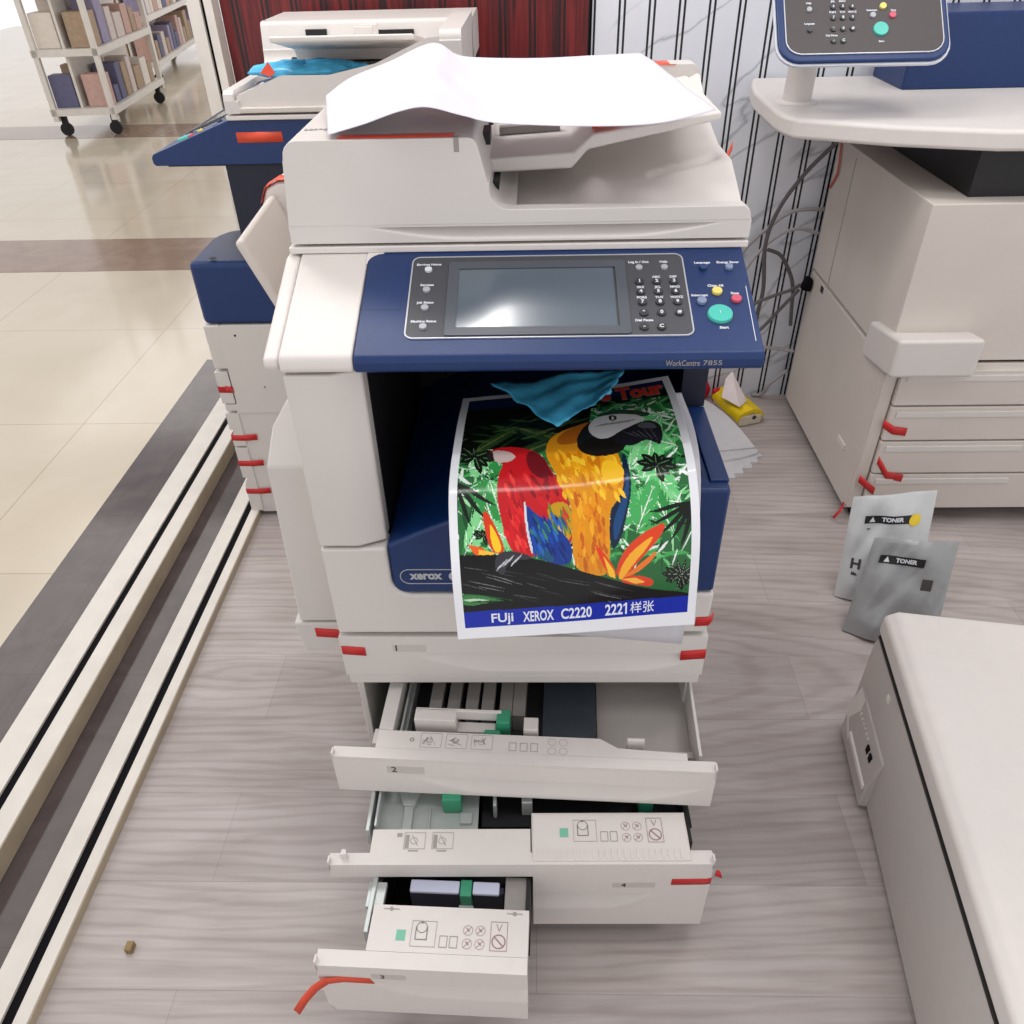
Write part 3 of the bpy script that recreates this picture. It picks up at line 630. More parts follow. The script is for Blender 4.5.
        solid(P(strip([(-.474, 1.418, 1.022), (-.462, 1.418, 1.048), (-.440, 1.418, 1.060), (-.40, 1.418, 1.062)], (0, .03, .001)), 'red_tape', TAPEO, bt), .0006)
        # faint print on the feeder top
        g = MB(); ftp = Frame((0, 1.09, 1.1912), (1, 0, 0), (0, 1, 0))
        for q in range(9): ftp.rect(g, -.305+q*.0065, -.3005+q*.0065, .06+random.uniform(-.003, .003), .066)
        P(g, 'small_print', INKG, df)
    else:
        for z0, z1, x0, x1, zl in ((.247, .350, -.323, .283, .30), (.022, .240, -.323, -.021, .14), (.022, .240, -.018, .283, .14)):
            P(fascia(x0, x1, z0, z1, .905, .94, x0+.05, x1+.2, zl, nx=30, nz=20), 'drawer', WH, bevel=.0025)
        P(MB().box(.2672, .2785, .942, 1.3, .02, .35), 'drawer_side', WH)
        P(MB().box(.2795, .2822, .943, 1.56, .352, .6035), 'side_panel', WH, bevel=.001)
        for z in (.415, .265, .18, .083):
            solid(P(strip([(.245, .904, z), (.2832, .904, z), (.2836, .945, z-.001), (.2836, .976 if z < .4 else .925, z+.002)], (0, 0, .018)), 'red_tape', TAPE), .0006)
        solid(P(strip([(.2884, 1.10, 1.000), (.2884, 1.20, 1.000)], (0, 0, .021)), 'red_tape', TAPEO), .0006)
        s = MB(); s.cyl((.2822, .985, .577), (.2832, .985, .577), .003, n=12); P(s, 'screw', BLK)
        s = MB(); s.cyl((.2822, 1.03, .43), (.2832, 1.03, .43), .003, n=12); P(s, 'screw', GREYP)
        s = MB(); s.cyl((.262, .97, .7683), (.262, .97, .7693), .008, n=20); P(s, 'tray_hole', BLK)
    return root

main_O = (-.02, 1.24, 0)
main = printer('large white and navy office copier in the middle, three paper drawers pulled open', 'office copiers of one model', True, main_O)
T2 = Matrix.Translation((-1.74, 2.136, 0)) @ Matrix.Rotation(R(-90), 4, 'Z')
pl = T2 @ Vector(main_O)
back = printer('white and navy office copier behind the middle one, facing left, drawers taped shut', 'office copiers of one model', False, main_O, R(-90), tuple(pl), detail=False)

#@@REST
# ------------------------------------------------------------------ setting
XP = -.905
struct('floor', MB().box(-.90, 2.6, -1.2, 2.56, -.05, 0), WOOD, smooth=False)
struct('wall_back', MB().box(.1655, 2.6, 2.56, 2.66, -.05, 2.9), MARBLE, smooth=False)
struct('wall_back_panelled', MB().box(-.855, .1650, 2.56, 2.66, -.05, 2.9), REDWOOD, smooth=False)
struct('trim_wall_joint', MB().box(.1625, .1685, 2.553, 2.561, 0, 2.9), RUB, smooth=False)
struct('floor_threshold', MB().box(-1.32, -.90, -1.2, 2.9, -.05, -.001), STONE, smooth=False)
struct('floor_hall', MB().box(-9, -1.32, -1.2, 16, -.05, -.001), TILE, smooth=False)
struct('floor_hall_corridor', MB().box(-1.32, 2.6, 2.9, 16, -.05, -.001), TILE, smooth=False)
struct('floor_border_band', MB().box(-9, -1.34, 3.92, 4.42, -.05, .0004), BROWN, smooth=False)
struct('floor_far_band', MB().box(-9, -1.34, 7.0, 7.5, -.05, .0004), BROWN, smooth=False)
# door track: two aluminium sills with a black groove each
def sill(name, x0, x1, h, m_, g):
    a = MB(); a.box(x0, m_-g, -1.2, 2.5, 0, h); a.box(m_+g, x1, -1.2, 2.5, 0, h)
    o = struct(name, a, ALU, bevel=.001)
    b = MB(); b.box(m_-g, m_+g, -1.2, 2.5, 0, h-.006); o2 = b.build('track_groove', RUB, o)
    c = MB(); c.box(x1, x1+.002, -1.2, 2.5, 0, h-.002); c.build('sill_side', ALUS, o)
    return o
sill('trim_1', -.902, -.815, .022, -.849, .010)
sill('trim_2', -1.125, -1.000, .05, -1.051, .010)
post = MB(); post.box(-.925, -.889, 2.50, 2.56, 0, 2.9); post.box(-.883+.004, -.856, 2.50, 2.56, 0, 2.9)
o = struct('trim_3', post, ALU, bevel=.001); MB().box(-.889, -.879, 2.512, 2.56, 0, 2.9).build('gasket', RUB, o)

# ------------------------------------------------------------------ paper sheet over the feeder
SF = [(-0.26, 1.091, 1.197), (-0.21, 1.087, 1.210), (-0.165, 1.075, 1.225), (-0.128, 1.062, 1.232), (-0.085, 1.072, 1.220), (-0.04, 1.09, 1.207), (0.074, 1.087, 1.202), (0.161, 1.083, 1.205), (0.238, 1.129, 1.210)]
SB = [(-0.315, 1.346, 1.2), (-0.285, 1.40, 1.216), (-0.22, 1.392, 1.238), (-0.145, 1.338, 1.268), (-0.108, 1.340, 1.252), (-0.072, 1.352, 1.246), (0.014, 1.343, 1.245), (0.104, 1.36, 1.245), (0.165, 1.372, 1.245)]
def crom(L, u):
    x = u*(len(L)-1); i = min(int(x), len(L)-2); t = x-i
    a, b, c, d = (Vector(L[max(i-1, 0)]), Vector(L[i]), Vector(L[i+1]), Vector(L[min(i+2, len(L)-1)]))
    return .5*((2*b)+(-a+c)*t+(2*a-5*b+4*c-d)*t*t+(-a+3*b-3*c+d)*t**3)
def sheet_pt(u, v):
    p = crom(SF, u).lerp(crom(SB, u), v)
    z = p.z+.004*math.sin(math.pi*v)*math.sin(u*9)+.0018*math.sin(21*u-9*v)*math.sin(math.pi*v)+.0012*math.sin(33*u+14*v)*v*(1-v)*4
    return (p.x, p.y, z)
sh = MB().grid(sheet_pt, 70, 40).build('paper_sheet', PAPER); solid(sh, .0005)
tag(sh, 'large plain white sheet lying humped across the top of the middle copier', 'paper')

# ------------------------------------------------------------------ poster
def raster():
    W, H = 320, 440
    img = np.zeros((H, W, 3), float)
    U, V = np.meshgrid((np.arange(W)+.5)/W, (np.arange(H)+.5)/H)
    # picture coordinates: x 60..840, y 45..880 as read off the photographed sheet, straightened
    TB = np.array([(102, 120, 738, 51), (99, 137, 744, 67), (95, 153, 751, 82), (91, 170, 757, 97), (88, 188, 765, 114), (84, 209, 772, 134), (79, 234, 780, 158), (74, 265, 790, 188), (69, 301, 800, 224), (63, 342, 811, 265), (59, 386, 821, 309), (58, 434, 827, 354), (58, 486, 832, 400), (60, 540, 836, 449), (63, 595, 838, 498), (66, 647, 839, 549), (70, 695, 838, 601), (74, 740, 836, 653), (78, 783, 833, 705), (83, 826, 830, 756), (87, 868, 828, 806)], float); TV = np.linspace(0, 1, 21)
    def uv(x, y):
        v = .5; u = .5
        for _ in range(6):
            lx, rx = np.interp(v, TV, TB[:, 0]), np.interp(v, TV, TB[:, 2]); u = (x-lx)/(rx-lx)
            v = float(np.interp(y, TB[:, 1]+(TB[:, 3]-TB[:, 1])*min(max(u, 0), 1), TV))
        return u, v
    def rgb(c): return np.array([lin(*c)[i] for i in range(3)])
    def chaikin(P):
        out = []
        for p, q in zip(P, P[1:]+P[:1]): out += [(.75*p[0]+.25*q[0], .75*p[1]+.25*q[1]), (.25*p[0]+.75*q[0], .25*p[1]+.75*q[1])]
        return out
    def poly(pts, c, raw=False, a=1.0, soft=0):
        if not raw and 4 < len(pts) < 40: pts = chaikin(chaikin(pts))
        P = [(p if raw else uv(*p)) for p in pts]
        xs = [p[0] for p in P]; ys = [p[1] for p in P]
        i0, i1 = max(0, int(min(xs)*W)-1), min(W, int(max(xs)*W)+2); j0, j1 = max(0, int(min(ys)*H)-1), min(H, int(max(ys)*H)+2)
        if i0 >= i1 or j0 >= j1: return
        u = U[j0:j1, i0:i1]; v = V[j0:j1, i0:i1]; ins = np.zeros(u.shape, bool)
        for (x0, y0), (x1, y1) in zip(P, P[1:]+P[:1]):
            if y0 == y1: continue
            ins ^= ((y0 > v) != (y1 > v)) & (u < (x1-x0)*(v-y0)/(y1-y0)+x0)
        m = ins[..., None]*a
        img[j0:j1, i0:i1] = img[j0:j1, i0:i1]*(1-m)+rgb(c)*m
    def leaf(x, y, ang, ln, wd, c, raw=False, curve=0, a=1):
        A = R(ang); d = (math.cos(A), math.sin(A)); n = (-d[1], d[0]); Pt = []
        for k in range(9):
            t = k/8; w_ = wd*math.sin(math.pi*t)**.8*(1-.25*t); cx = x+d[0]*ln*t+n[0]*curve*math.sin(math.pi*t/2)**2; cy = y+d[1]*ln*t+n[1]*curve*math.sin(math.pi*t/2)**2
            Pt.append((cx+n[0]*w_/2, cy+n[1]*w_/2, cx-n[0]*w_/2, cy-n[1]*w_/2))
        pts = [(p[0], p[1]) for p in Pt]+[(p[2], p[3]) for p in Pt[::-1]]
        poly(pts, c, raw, a)
    rnd = random.Random(5)
    img[:] = rgb((232, 234, 240))
    # picture field
    poly([(.035, .035), (.965, .035), (.965, .965), (.035, .965)], (40, 104, 56), True)
    gr = [(24, 76, 40), (44, 130, 62), (70, 168, 88), (104, 196, 118), (160, 220, 168), (222, 234, 226), (232, 238, 236), (14, 40, 26), (52, 140, 74), (90, 184, 104)]
    for k in range(900):
        x = rnd.uniform(.03, .95); y = rnd.uniform(.17, .80)
        leaf(x, y, rnd.choice([-65, -40, -20, 20, 45, 70, 110, 150, 200])+rnd.uniform(-14, 14), rnd.uniform(.04, .11), rnd.uniform(.006, .017), rnd.choice(gr), True, curve=rnd.uniform(-.03, .03))
    def palm(x, y, ang, ln, c, c2, n_=11, spread=50, raw=True):
        A = R(ang); d = (math.cos(A), math.sin(A))
        for q in range(n_):
            t = .1+.9*q/n_; L_ = ln*.42*math.sin(math.pi*(.2+.75*t)); px, py = x+d[0]*ln*t, y+d[1]*ln*t
            for sg in (-1, 1):
                leaf(px, py, ang+sg*spread*(1-.4*t), L_, ln*.085, c, raw, curve=-sg*L_*.18)
                if q % 3 == 0: leaf(px, py, ang+sg*spread*(1-.4*t), L_*.8, ln*.012, c2, raw, curve=-sg*L_*.18)
        leaf(x, y, ang, ln, ln*.03, c2, raw)
    for cx, cy, an, s_ in ((.04, .30, 40, .24), (.20, .30, 120, .2), (.06, .52, 10, .22), (.16, .48, 70, .2), (.05, .72, -50, .2), (.20, .70, -110, .18), (.93, .30, 150, .24), (.80, .28, 70, .2), (.95, .45, 200, .22), (.78, .42, 60, .24),
                           (.76, .60, 20, .2), (.95, .64, 190, .2), (.72, .52, -40, .2), (.90, .74, -120, .2), (.74, .72, -60, .18), (.12, .62, 30, .16), (.86, .36, 110, .2), (.70, .46, 85, .22)):
        palm(cx, cy, an, s_, rnd.choice([(70, 172, 92), (104, 200, 122), (50, 146, 72), (128, 210, 140)]), (232, 242, 232))
    for k in range(30): leaf(rnd.uniform(.04, .93), rnd.uniform(.26, .78), rnd.uniform(0, 360), rnd.uniform(.02, .06), .007, (238, 242, 242), True)
    # dark fronds
    for x, y, an in ((822, 440, (100, 115, 130, 145, 160, 175)), (75, 380, (20, 40, 60, 78))):
        for q, a in enumerate(an): leaf(x, y, a, 150, 17, (10, 22, 14), curve=-20 if x > 500 else 22)
    for cx, cy, r_ in ((705, 325, 66), (165, 545, 36), (770, 665, 52), (140, 300, 64)):
        for a, f_ in ((0, 1), (28, .8), (62, .9), (150, .8), (180, 1), (205, .9), (250, .6), (300, .6), (332, .85)): leaf(cx, cy, a+8, r_*f_, r_*.42, (12, 20, 14)); leaf(cx, cy, a+8, r_*f_*.8, r_*.05, (90, 130, 90))
    # title band; console's shade put into the dark top and upper-left colours
    poly([(.035, .035), (.965, .035), (.965, .185), (.035, .225)], (10, 18, 14), True)
    poly([(.035, .035), (.965, .035), (.965, .115), (.035, .13)], (14, 28, 84), True)
    poly([(.035, .125), (.62, .12), (.58, .36), (.3, .40), (.035, .37)], (8, 14, 10), True)
    for cx, cy, an in ((.08, .40, -30), (.50, .38, 200), (.25, .42, -15)): palm(cx, cy, an, .22, (40, 66, 34), (96, 110, 60), spread=30)
    for k in range(30): leaf(rnd.uniform(.05, .55), rnd.uniform(.24, .36), rnd.choice([-20, 15, 160, 200])+rnd.uniform(-10, 10), .12, .012, rnd.choice([(24, 54, 28), (60, 90, 44), (14, 30, 18), (90, 104, 60)]), True)
    for k in range(25): leaf(rnd.uniform(.62, .93), rnd.uniform(.17, .25), rnd.uniform(0, 360), .07, .012, rnd.choice([(60, 130, 66), (20, 52, 26), (120, 180, 120)]), True)
    # left flower
    poly([(160, 470), (178, 468), (205, 520), (232, 580), (226, 602), (196, 600), (176, 560)], (214, 60, 30))
    poly([(182, 500), (205, 535), (226, 590), (204, 602), (190, 570)], (246, 200, 40))
    poly([(116, 572), (160, 582), (196, 606), (140, 606)], (232, 96, 36)); poly([(150, 588), (200, 598), (196, 608), (150, 606)], (250, 190, 60))
    # red macaw
    poly([(180, 290), (196, 276), (240, 266), (300, 270), (350, 292), (372, 330), (420, 400), (440, 470), (442, 600), (330, 612), (262, 606), (236, 560), (222, 500), (208, 430), (212, 350), (232, 320)], (196, 26, 34))
    poly([(180, 292), (205, 278), (252, 282), (270, 300), (240, 316), (206, 318)], (200, 180, 176)); poly([(176, 292), (194, 282), (200, 312), (184, 318)], (40, 30, 30))
    poly([(300, 272), (352, 292), (370, 330), (392, 372), (340, 366), (300, 330)], (110, 20, 30))
    for k in range(46):
        x = rnd.uniform(224, 300); y = rnd.uniform(330, 560); leaf(x, y, 72+rnd.uniform(-10, 10), rnd.uniform(30, 60), 13, rnd.choice([(226, 40, 44), (170, 20, 30), (208, 30, 38), (236, 66, 60)]))
    for k in range(24):
        x = rnd.uniform(310, 400); y = rnd.uniform(350, 440); leaf(x, y, 60+rnd.uniform(-12, 12), 40, 14, rnd.choice([(206, 30, 36), (140, 16, 28), (178, 24, 32)]))
    poly([(372, 440), (440, 440), (442, 570), (400, 540), (366, 500)], (196, 150, 30))
    for k in range(34): leaf(rnd.uniform(364, 430), rnd.uniform(440, 530), 70+rnd.uniform(-14, 14), 36, 11, rnd.choice([(226, 180, 40), (70, 110, 50), (200, 60, 40), (170, 150, 40), (110, 130, 50)]))
    poly([(296, 440), (320, 470), (372, 505), (440, 560), (442, 645), (330, 618), (306, 540)], (22, 56, 140))
    for k in range(44): leaf(rnd.uniform(304, 410), rnd.uniform(470, 590), 66+rnd.uniform(-8, 8), rnd.uniform(36, 64), 11, rnd.choice([(24, 70, 170), (16, 40, 110), (40, 100, 190), (30, 84, 120), (60, 130, 110)]))
    poly([(290, 440), (298, 436), (304, 520), (322, 600), (314, 602), (298, 530)], (210, 216, 222))
    # blue and yellow macaw: blue back
    poly([(596, 270), (618, 320), (628, 400), (612, 480), (592, 560), (560, 600), (556, 470), (600, 390)], (14, 34, 62))
    poly([(612, 330), (622, 400), (600, 500), (572, 580), (566, 500), (604, 420)], (26, 70, 120))
    # yellow body
    poly([(368, 236), (430, 205), (520, 180), (560, 250), (596, 310), (606, 390), (580, 440), (556, 470), (560, 600), (550, 668), (500, 664), (440, 642), (442, 460), (420, 400), (380, 330), (356, 286)], (222, 146, 22))
    poly([(388, 236), (452, 196), (520, 180), (540, 220), (470, 250), (400, 262)], (176, 96, 20))
    for k in range(110):
        x = rnd.uniform(385, 590); y = rnd.uniform(270, 410)
        if x < 560-(y-270)*-.2 and x > 370+(y-270)*.3: leaf(x, y, 62+rnd.uniform(-16, 16), rnd.uniform(24, 46), 15, rnd.choice([(240, 178, 30), (228, 148, 16), (248, 200, 50), (206, 122, 14), (236, 160, 20)]))
    for k in range(90): leaf(rnd.uniform(448, 546), rnd.uniform(400, 620), 82+rnd.uniform(-10, 10), rnd.uniform(30, 54), 14, rnd.choice([(232, 150, 20), (214, 118, 20), (240, 170, 40), (196, 96, 24), (226, 136, 22)]))
    poly([(540, 300), (606, 330), (600, 380), (560, 390), (530, 350)], (250, 196, 40))
    # throat, face, beak
    poly([(452, 238), (480, 196), (520, 170), (600, 235), (612, 262), (592, 288), (520, 300), (462, 282)], (26, 24, 22))
    poly([(500, 170), (560, 150), (640, 152), (690, 172), (640, 178), (560, 170)], (40, 66, 40))
    poly([(486, 214), (500, 180), (540, 166), (620, 164), (668, 178), (640, 200), (596, 214), (560, 240), (520, 244)], (208, 206, 208))
    for k in range(6): leaf(510+k*18, 204-k*2, -16, 44, 2.6, (60, 56, 60))
    for k in range(5): leaf(560+k*16, 160+k*1.5, 8, 34, 2.2, (70, 90, 70))
    poly([(554, 168), (574, 168), (580, 180), (566, 188), (552, 180)], (40, 40, 40)); poly([(561, 173), (569, 173), (570, 181), (562, 182)], (220, 220, 200))
    poly([(560, 248), (584, 222), (640, 196), (684, 186), (716, 202), (724, 236), (714, 266), (698, 256), (668, 246), (640, 264), (600, 266)], (30, 30, 38))
    for k in range(5): leaf(600+k*20, 222-k*3, 20+k*9, 50, 3, (92, 90, 104))
    poly([(640, 198), (684, 192), (708, 210), (690, 214), (650, 212)], (84, 84, 96))
    # right flower
    for pts, c in (([(508, 566), (530, 588), (572, 640), (580, 672), (556, 664), (530, 626)], (226, 60, 30)), ([(536, 606), (570, 650), (576, 674), (556, 668)], (250, 196, 50)),
                   ([(572, 660), (600, 590), (650, 545), (690, 520), (735, 502), (720, 540), (690, 580), (640, 630), (600, 680)], (224, 66, 30)),
                   ([(580, 668), (612, 606), (660, 566), (700, 540), (670, 588), (620, 644), (596, 682)], (248, 176, 46)),
                   ([(588, 676), (640, 640), (690, 600), (708, 590), (690, 620), (640, 660)], (240, 120, 40)),
                   ([(590, 674), (640, 662), (698, 676), (690, 698), (640, 692), (600, 688)], (222, 64, 34)), ([(596, 676), (640, 672), (670, 684), (640, 690)], (250, 184, 70))): poly(pts, c)
    # branch
    poly([(60, 604), (140, 606), (210, 604), (330, 616), (440, 646), (560, 676), (680, 706), (830, 712), (830, 760), (700, 748), (560, 762), (400, 750), (320, 748), (240, 742), (150, 728), (60, 726)], (12, 11, 12))
    poly([(60, 726), (240, 742), (300, 760), (60, 800)], (12, 11, 12))
    poly([(92, 732), (150, 730), (210, 742), (244, 750), (150, 764), (92, 760)], (60, 130, 70)); leaf(100, 745, 2, 100, 12, (190, 220, 190)); leaf(120, 752, -3, 110, 6, (30, 70, 40))
    poly([(240, 742), (560, 730), (830, 740), (830, 760), (560, 790), (90, 812), (90, 770)], (12, 11, 12))
    for k in range(26):
        x = rnd.uniform(90, 560); y = 636+(x-90)*.13+rnd.uniform(-8, 76); leaf(x, y, 10+rnd.uniform(-4, 6), rnd.uniform(60, 140), 2.2, rnd.choice([(96, 96, 100), (60, 60, 64), (130, 130, 134)]))
    # claws
    poly([(198, 640), (206, 606), (236, 590), (290, 600), (318, 612), (300, 622), (262, 618), (236, 640), (234, 664), (216, 666)], (54, 54, 60))
    for a, b in ((206, 616), (226, 604), (250, 602)): leaf(a, b+40, -62, 52, 7, (190, 190, 198), curve=12)
    for cx, cy in ((782, 660),):
        for a in range(0, 360, 36): leaf(cx, cy, a, 48, 12, (14, 24, 16)); leaf(cx, cy, a, 46, 1.6, (150, 170, 150))
    # bottom blue band
    poly([(.035, .904), (.965, .914), (.965, .962), (.035, .962)], (16, 42, 168), True)
    # margins
    for q in ([(0, 0), (.033, 0), (.033, 1), (0, 1)], [(.967, 0), (1, 0), (1, 1), (.967, 1)], [(0, 0), (1, 0), (1, .033), (0, .033)], [(0, .9625), (1, .9625), (1, 1), (0, 1)]): poly(q, (232, 234, 240), True)
    return img
IMG = raster(); PH, PWd = IMG.shape[:2]
def catmull(keys, t):
    """keys: list of (t, Vector)"""
    n = len(keys)
    for i in range(n-1):
        if t <= keys[i+1][0] or i == n-2: break
    t0, p1 = keys[i]; t1, p2 = keys[i+1]; s = (t-t0)/(t1-t0)
    m1 = (p2-keys[i-1][1])/(t1-keys[i-1][0])*(t1-t0) if i > 0 else (p2-p1)
    m2 = (keys[i+2][1]-p1)/(keys[i+2][0]-t0)*(t1-t0) if i+2 < n else (p2-p1)
    return p1*(2*s**3-3*s*s+1)+m1*(s**3-2*s*s+s)+p2*(-2*s**3+3*s*s)+m2*(s**3-s*s)
V3 = Vector
LK = [(0, V3((-.108, 1.075, .822))), (.30, V3((-.110, .955, .830))), (.52, V3((-.113, .855, .806))), (.75, V3((-.108, .775, .738))), (1, V3((-.103, .741, .640)))]
RK = [(0, V3((.212, 1.122, .832))), (.30, V3((.212, .99, .846))), (.52, V3((.214, .872, .832))), (.75, V3((.218, .808, .762))), (1, V3((.2205, .776, .632)))]
def poster_pt(u, v, h=0):
    a = catmull(LK, v); b = catmull(RK, v); p = a.lerp(b, u)
    e = 1e-3; a2 = catmull(LK, min(v+e, 1) if v < .999 else v-e); b2 = catmull(RK, min(v+e, 1) if v < .999 else v-e); q = a2.lerp(b2, u)
    t = (q-p) if v < .999 else (p-q); n = (b-a).cross(t).normalized(); n = -n if n.z < 0 else n
    h += -.004*math.sin(math.pi*u)*(1-v)+.0012*math.sin(7*u+5*v)
    return p+n*h
def make_poster():
    nu, nv = PWd, PH
    pm = MB().grid(lambda u, v: poster_pt(u, v), nu, nv)
    me = bpy.data.meshes.new('poster'); me.from_pydata(pm.v, [], pm.f)
    at = me.color_attributes.new('print', 'FLOAT_COLOR', 'CORNER')
    cols = np.ones((nv*nu, 4, 4), np.float32); cols[:, :, :3] = IMG.reshape(-1, 3)[:, None, :]
    at.data.foreach_set('color', cols.reshape(-1))
    me.polygons.foreach_set('use_smooth', [True]*len(me.polygons))
    o = bpy.data.objects.new('poster', me); COL.objects.link(o)
    m = bpy.data.materials.new('glossy_print'); m.use_nodes = True; nt = m.node_tree; b = nt.nodes['Principled BSDF']
    a = nt.nodes.new('ShaderNodeAttribute'); a.attribute_name = 'print'; nt.links.new(a.outputs['Color'], b.inputs['Base Color'])
    b.inputs['Roughness'].default_value = .5; b.inputs['Specular IOR Level'].default_value = .08; b.inputs['Coat Weight'].default_value = .7; b.inputs['Coat Roughness'].default_value = .10; b.inputs['Coat IOR'].default_value = 1.4
    me.materials.append(m)
    s = o.modifiers.new('thickness', 'SOLIDIFY'); s.thickness = .0004; s.offset = -1
    return o
poster = make_poster()
tag(poster, 'glossy poster of two parrots hanging out of the middle copier', 'poster')
def on_poster(body, u, v, size, m, bold, name, xs=1.0, h=.0007, align='CENTER', slope=0.0, font=None):
    t = text_mesh(body, size, bold, align, ext=.0001, xs=xs)
    bm = bmesh.new(); vs = [bm.verts.new(p) for p in t.v]
    for f_ in t.f:
        try: bm.faces.new([vs[i] for i in f_])
        except ValueError: pass
    W_, H_ = .328, .452
    out = MB(); out.v = [tuple(poster_pt(u+p[0]/W_, v-p[1]/H_+slope*p[0]/W_, h+p[2])) for p in t.v]; out.f = t.f; bm.free()
    return out.build(name, m, poster)
BANDW = mat('band_print', (226, 232, 246), .4); TITLER = mat('title_red', (226, 62, 40), .4); TITLEC = mat('title_teal', (30, 120, 120), .4)
W_P, H_P = .328, .452
def fit_poster(body, u0, u1, v, h, m, bold, name, lift=.0007, slope=0.0):
    t = fit_text(body, u0*W_P, u1*W_P, 0, h, bold)
    out = MB(); out.v = [tuple(poster_pt(p[0]/W_P, v-p[1]/H_P+slope*(p[0]/W_P-u0), lift+p[2])) for p in t.v]; out.f = t.f
    return out.build(name, m, poster)
for w_, a, b, dv in (('FUji', .145, .235, .0025), ('XEROX', .275, .402, 0), ('C2220', .432, .560, 0), ('222', .616, .690, 0), ('样张', .722, .822, 0)):
    fit_poster(w_, a, b, .9345+dv, .0155 if w_ != 'FUji' else .0185, BANDW, .00035 if w_ != '样张' else .0001, 'band_lettering')
g1_ = [(-.0012, -.0078), (.0012, -.0078), (.0012, .0078), (-.0008, .0078), (-.0040, .0050), (-.0040, .0028), (-.0012, .0045)]
o1_ = MB().prism([(.7040*W_P+a, b) for a, b in g1_], 'z', 0, .0002); o1_.v = [tuple(poster_pt(p[0]/W_P, .9345-p[1]/H_P, .0007+p[2])) for p in o1_.v]; o1_.build('band_lettering', BANDW, poster)
fit_poster('s', .655, .708, .112, .042, TITLEC, .0040, 'title_outline', .0005); fit_poster('s', .656, .706, .112, .039, TITLER, .0020, 'title_lettering', .0011)  # teal outline printed round the red letters
fit_poster('Tour', .728, .960, .106, .060, TITLEC, .0044, 'title_outline', .0005); fit_poster('Tour', .732, .955, .106, .055, TITLER, .0024, 'title_lettering', .0011)
# second sheet beneath
def under_pt(u, v):
    p = poster_pt(u, v); 
    return p
LK2 = [(0, V3((-.075, 1.12, .800))), (.4, V3((-.08, .96, .809))), (.6, V3((-.085, .868, .790))), (.8, V3((-.088, .812, .715))), (1, V3((-.085, .80, .605)))]
RK2 = [(0, V3((.233, 1.105, .812))), (.4, V3((.231, .965, .822))), (.6, V3((.227, .882, .798))), (.8, V3((.222, .825, .700))), (1, V3((.2145, .805, .563)))]
us = MB().grid(lambda u, v: catmull(LK2, v).lerp(catmull(RK2, v), u)+V3((0, 0, -.004*math.sin(math.pi*u)*(1-v))), 20, 40).build('paper_sheet', PAPERG); solid(us, .0004)
tag(us, 'pale grey-white blank sheet of paper hanging directly beneath the parrot poster', 'paper')
# crumpled blue film on the poster, under the console
def crumple(pts2, z0, amp, seed, name, m, label, nu=26, nv=18, tilt=(0, 0), droop=0):
    rnd = random.Random(seed); ph = [rnd.uniform(0, 6) for _ in range(8)]
    A, B, C_, D = [Vector(p) for p in pts2]
    def f(u, v):
        p = A.lerp(B, u).lerp(D.lerp(C_, u), v)
        z = amp*(math.sin(11*u+ph[0]+3*v)+.6*math.sin(19*v+ph[1]+7*u)+.4*abs(math.sin(25*u-13*v+ph[2]))+.3*math.sin(41*u+30*v+ph[3]))
        e = amp*.9
        return (p.x+e*math.sin(17*v+ph[4]), p.y+e*math.sin(15*u+ph[5]), p.z+z)
    o = MB().grid(f, nu, nv).build(name, m); solid(o, .0006)
    return o
fb_ = crumple([(-.062, 1.04, .864), (.142, 1.085, .866), (.110, 1.008, .864), (.030, .925, .862)], 0, .0024, 3, 'plastic_film', CYAN, '')
tag(fb_, 'crumpled blue plastic film lying on the top edge of the parrot poster', 'plastic film')
# bag in the rear copier's feeder
def sack(c, sx, sy, sz, rz, seed, m, name, nu=40, nv=24):
    rnd = random.Random(seed); ph = [rnd.uniform(0, 6) for _ in range(8)]; cs, sn = math.cos(rz), math.sin(rz)
    def f(u, v):
        a = 2*math.pi*u; b = math.pi*(v-.5); r = math.cos(b)**.7 if math.cos(b) > 1e-4 else 0
        k = 1+.07*math.sin(5*a+ph[0])+.05*math.sin(11*a+ph[1]+3*b)+.03*math.sin(19*a+ph[2])
        x = sx*r*math.cos(a)*k; y = sy*r*math.sin(a)*k; z = sz*math.sin(b)*(1+.25*math.sin(6*a+ph[3])+.2*math.sin(13*a+ph[4]+5*b))
        return (c[0]+x*cs-y*sn, c[1]+x*sn+y*cs, c[2]+z)
    return MB().grid(f, nu, nv).build(name, m, merge=True)
bg = sack((-.50, 1.985, 1.151), .125, .062, .013, .05, 4, CYAN, 'plastic_bag')
tag(bg, 'crumpled bright blue plastic bag lying in the paper feeder of the rear copier', 'bag')
MB().prism([(-.035, 0), (0, .035), (.02, .0), (0, -.012)], 'y', -.001, .001).xf(lambda p: (p[0]*.6-.565, p[1]+1.925, p[2]*.6+1.152)).build('orange_sticker', TAPEO, bg)
MB().grid(lambda u, v: (-.62+.14*u+.03*v, 1.97+.1*v-.035*math.sin(u*3.1), 1.119+.014*math.sin(u*9)*(1-v)+.012*v), 16, 8).build('clear_film', LILAC, bg)

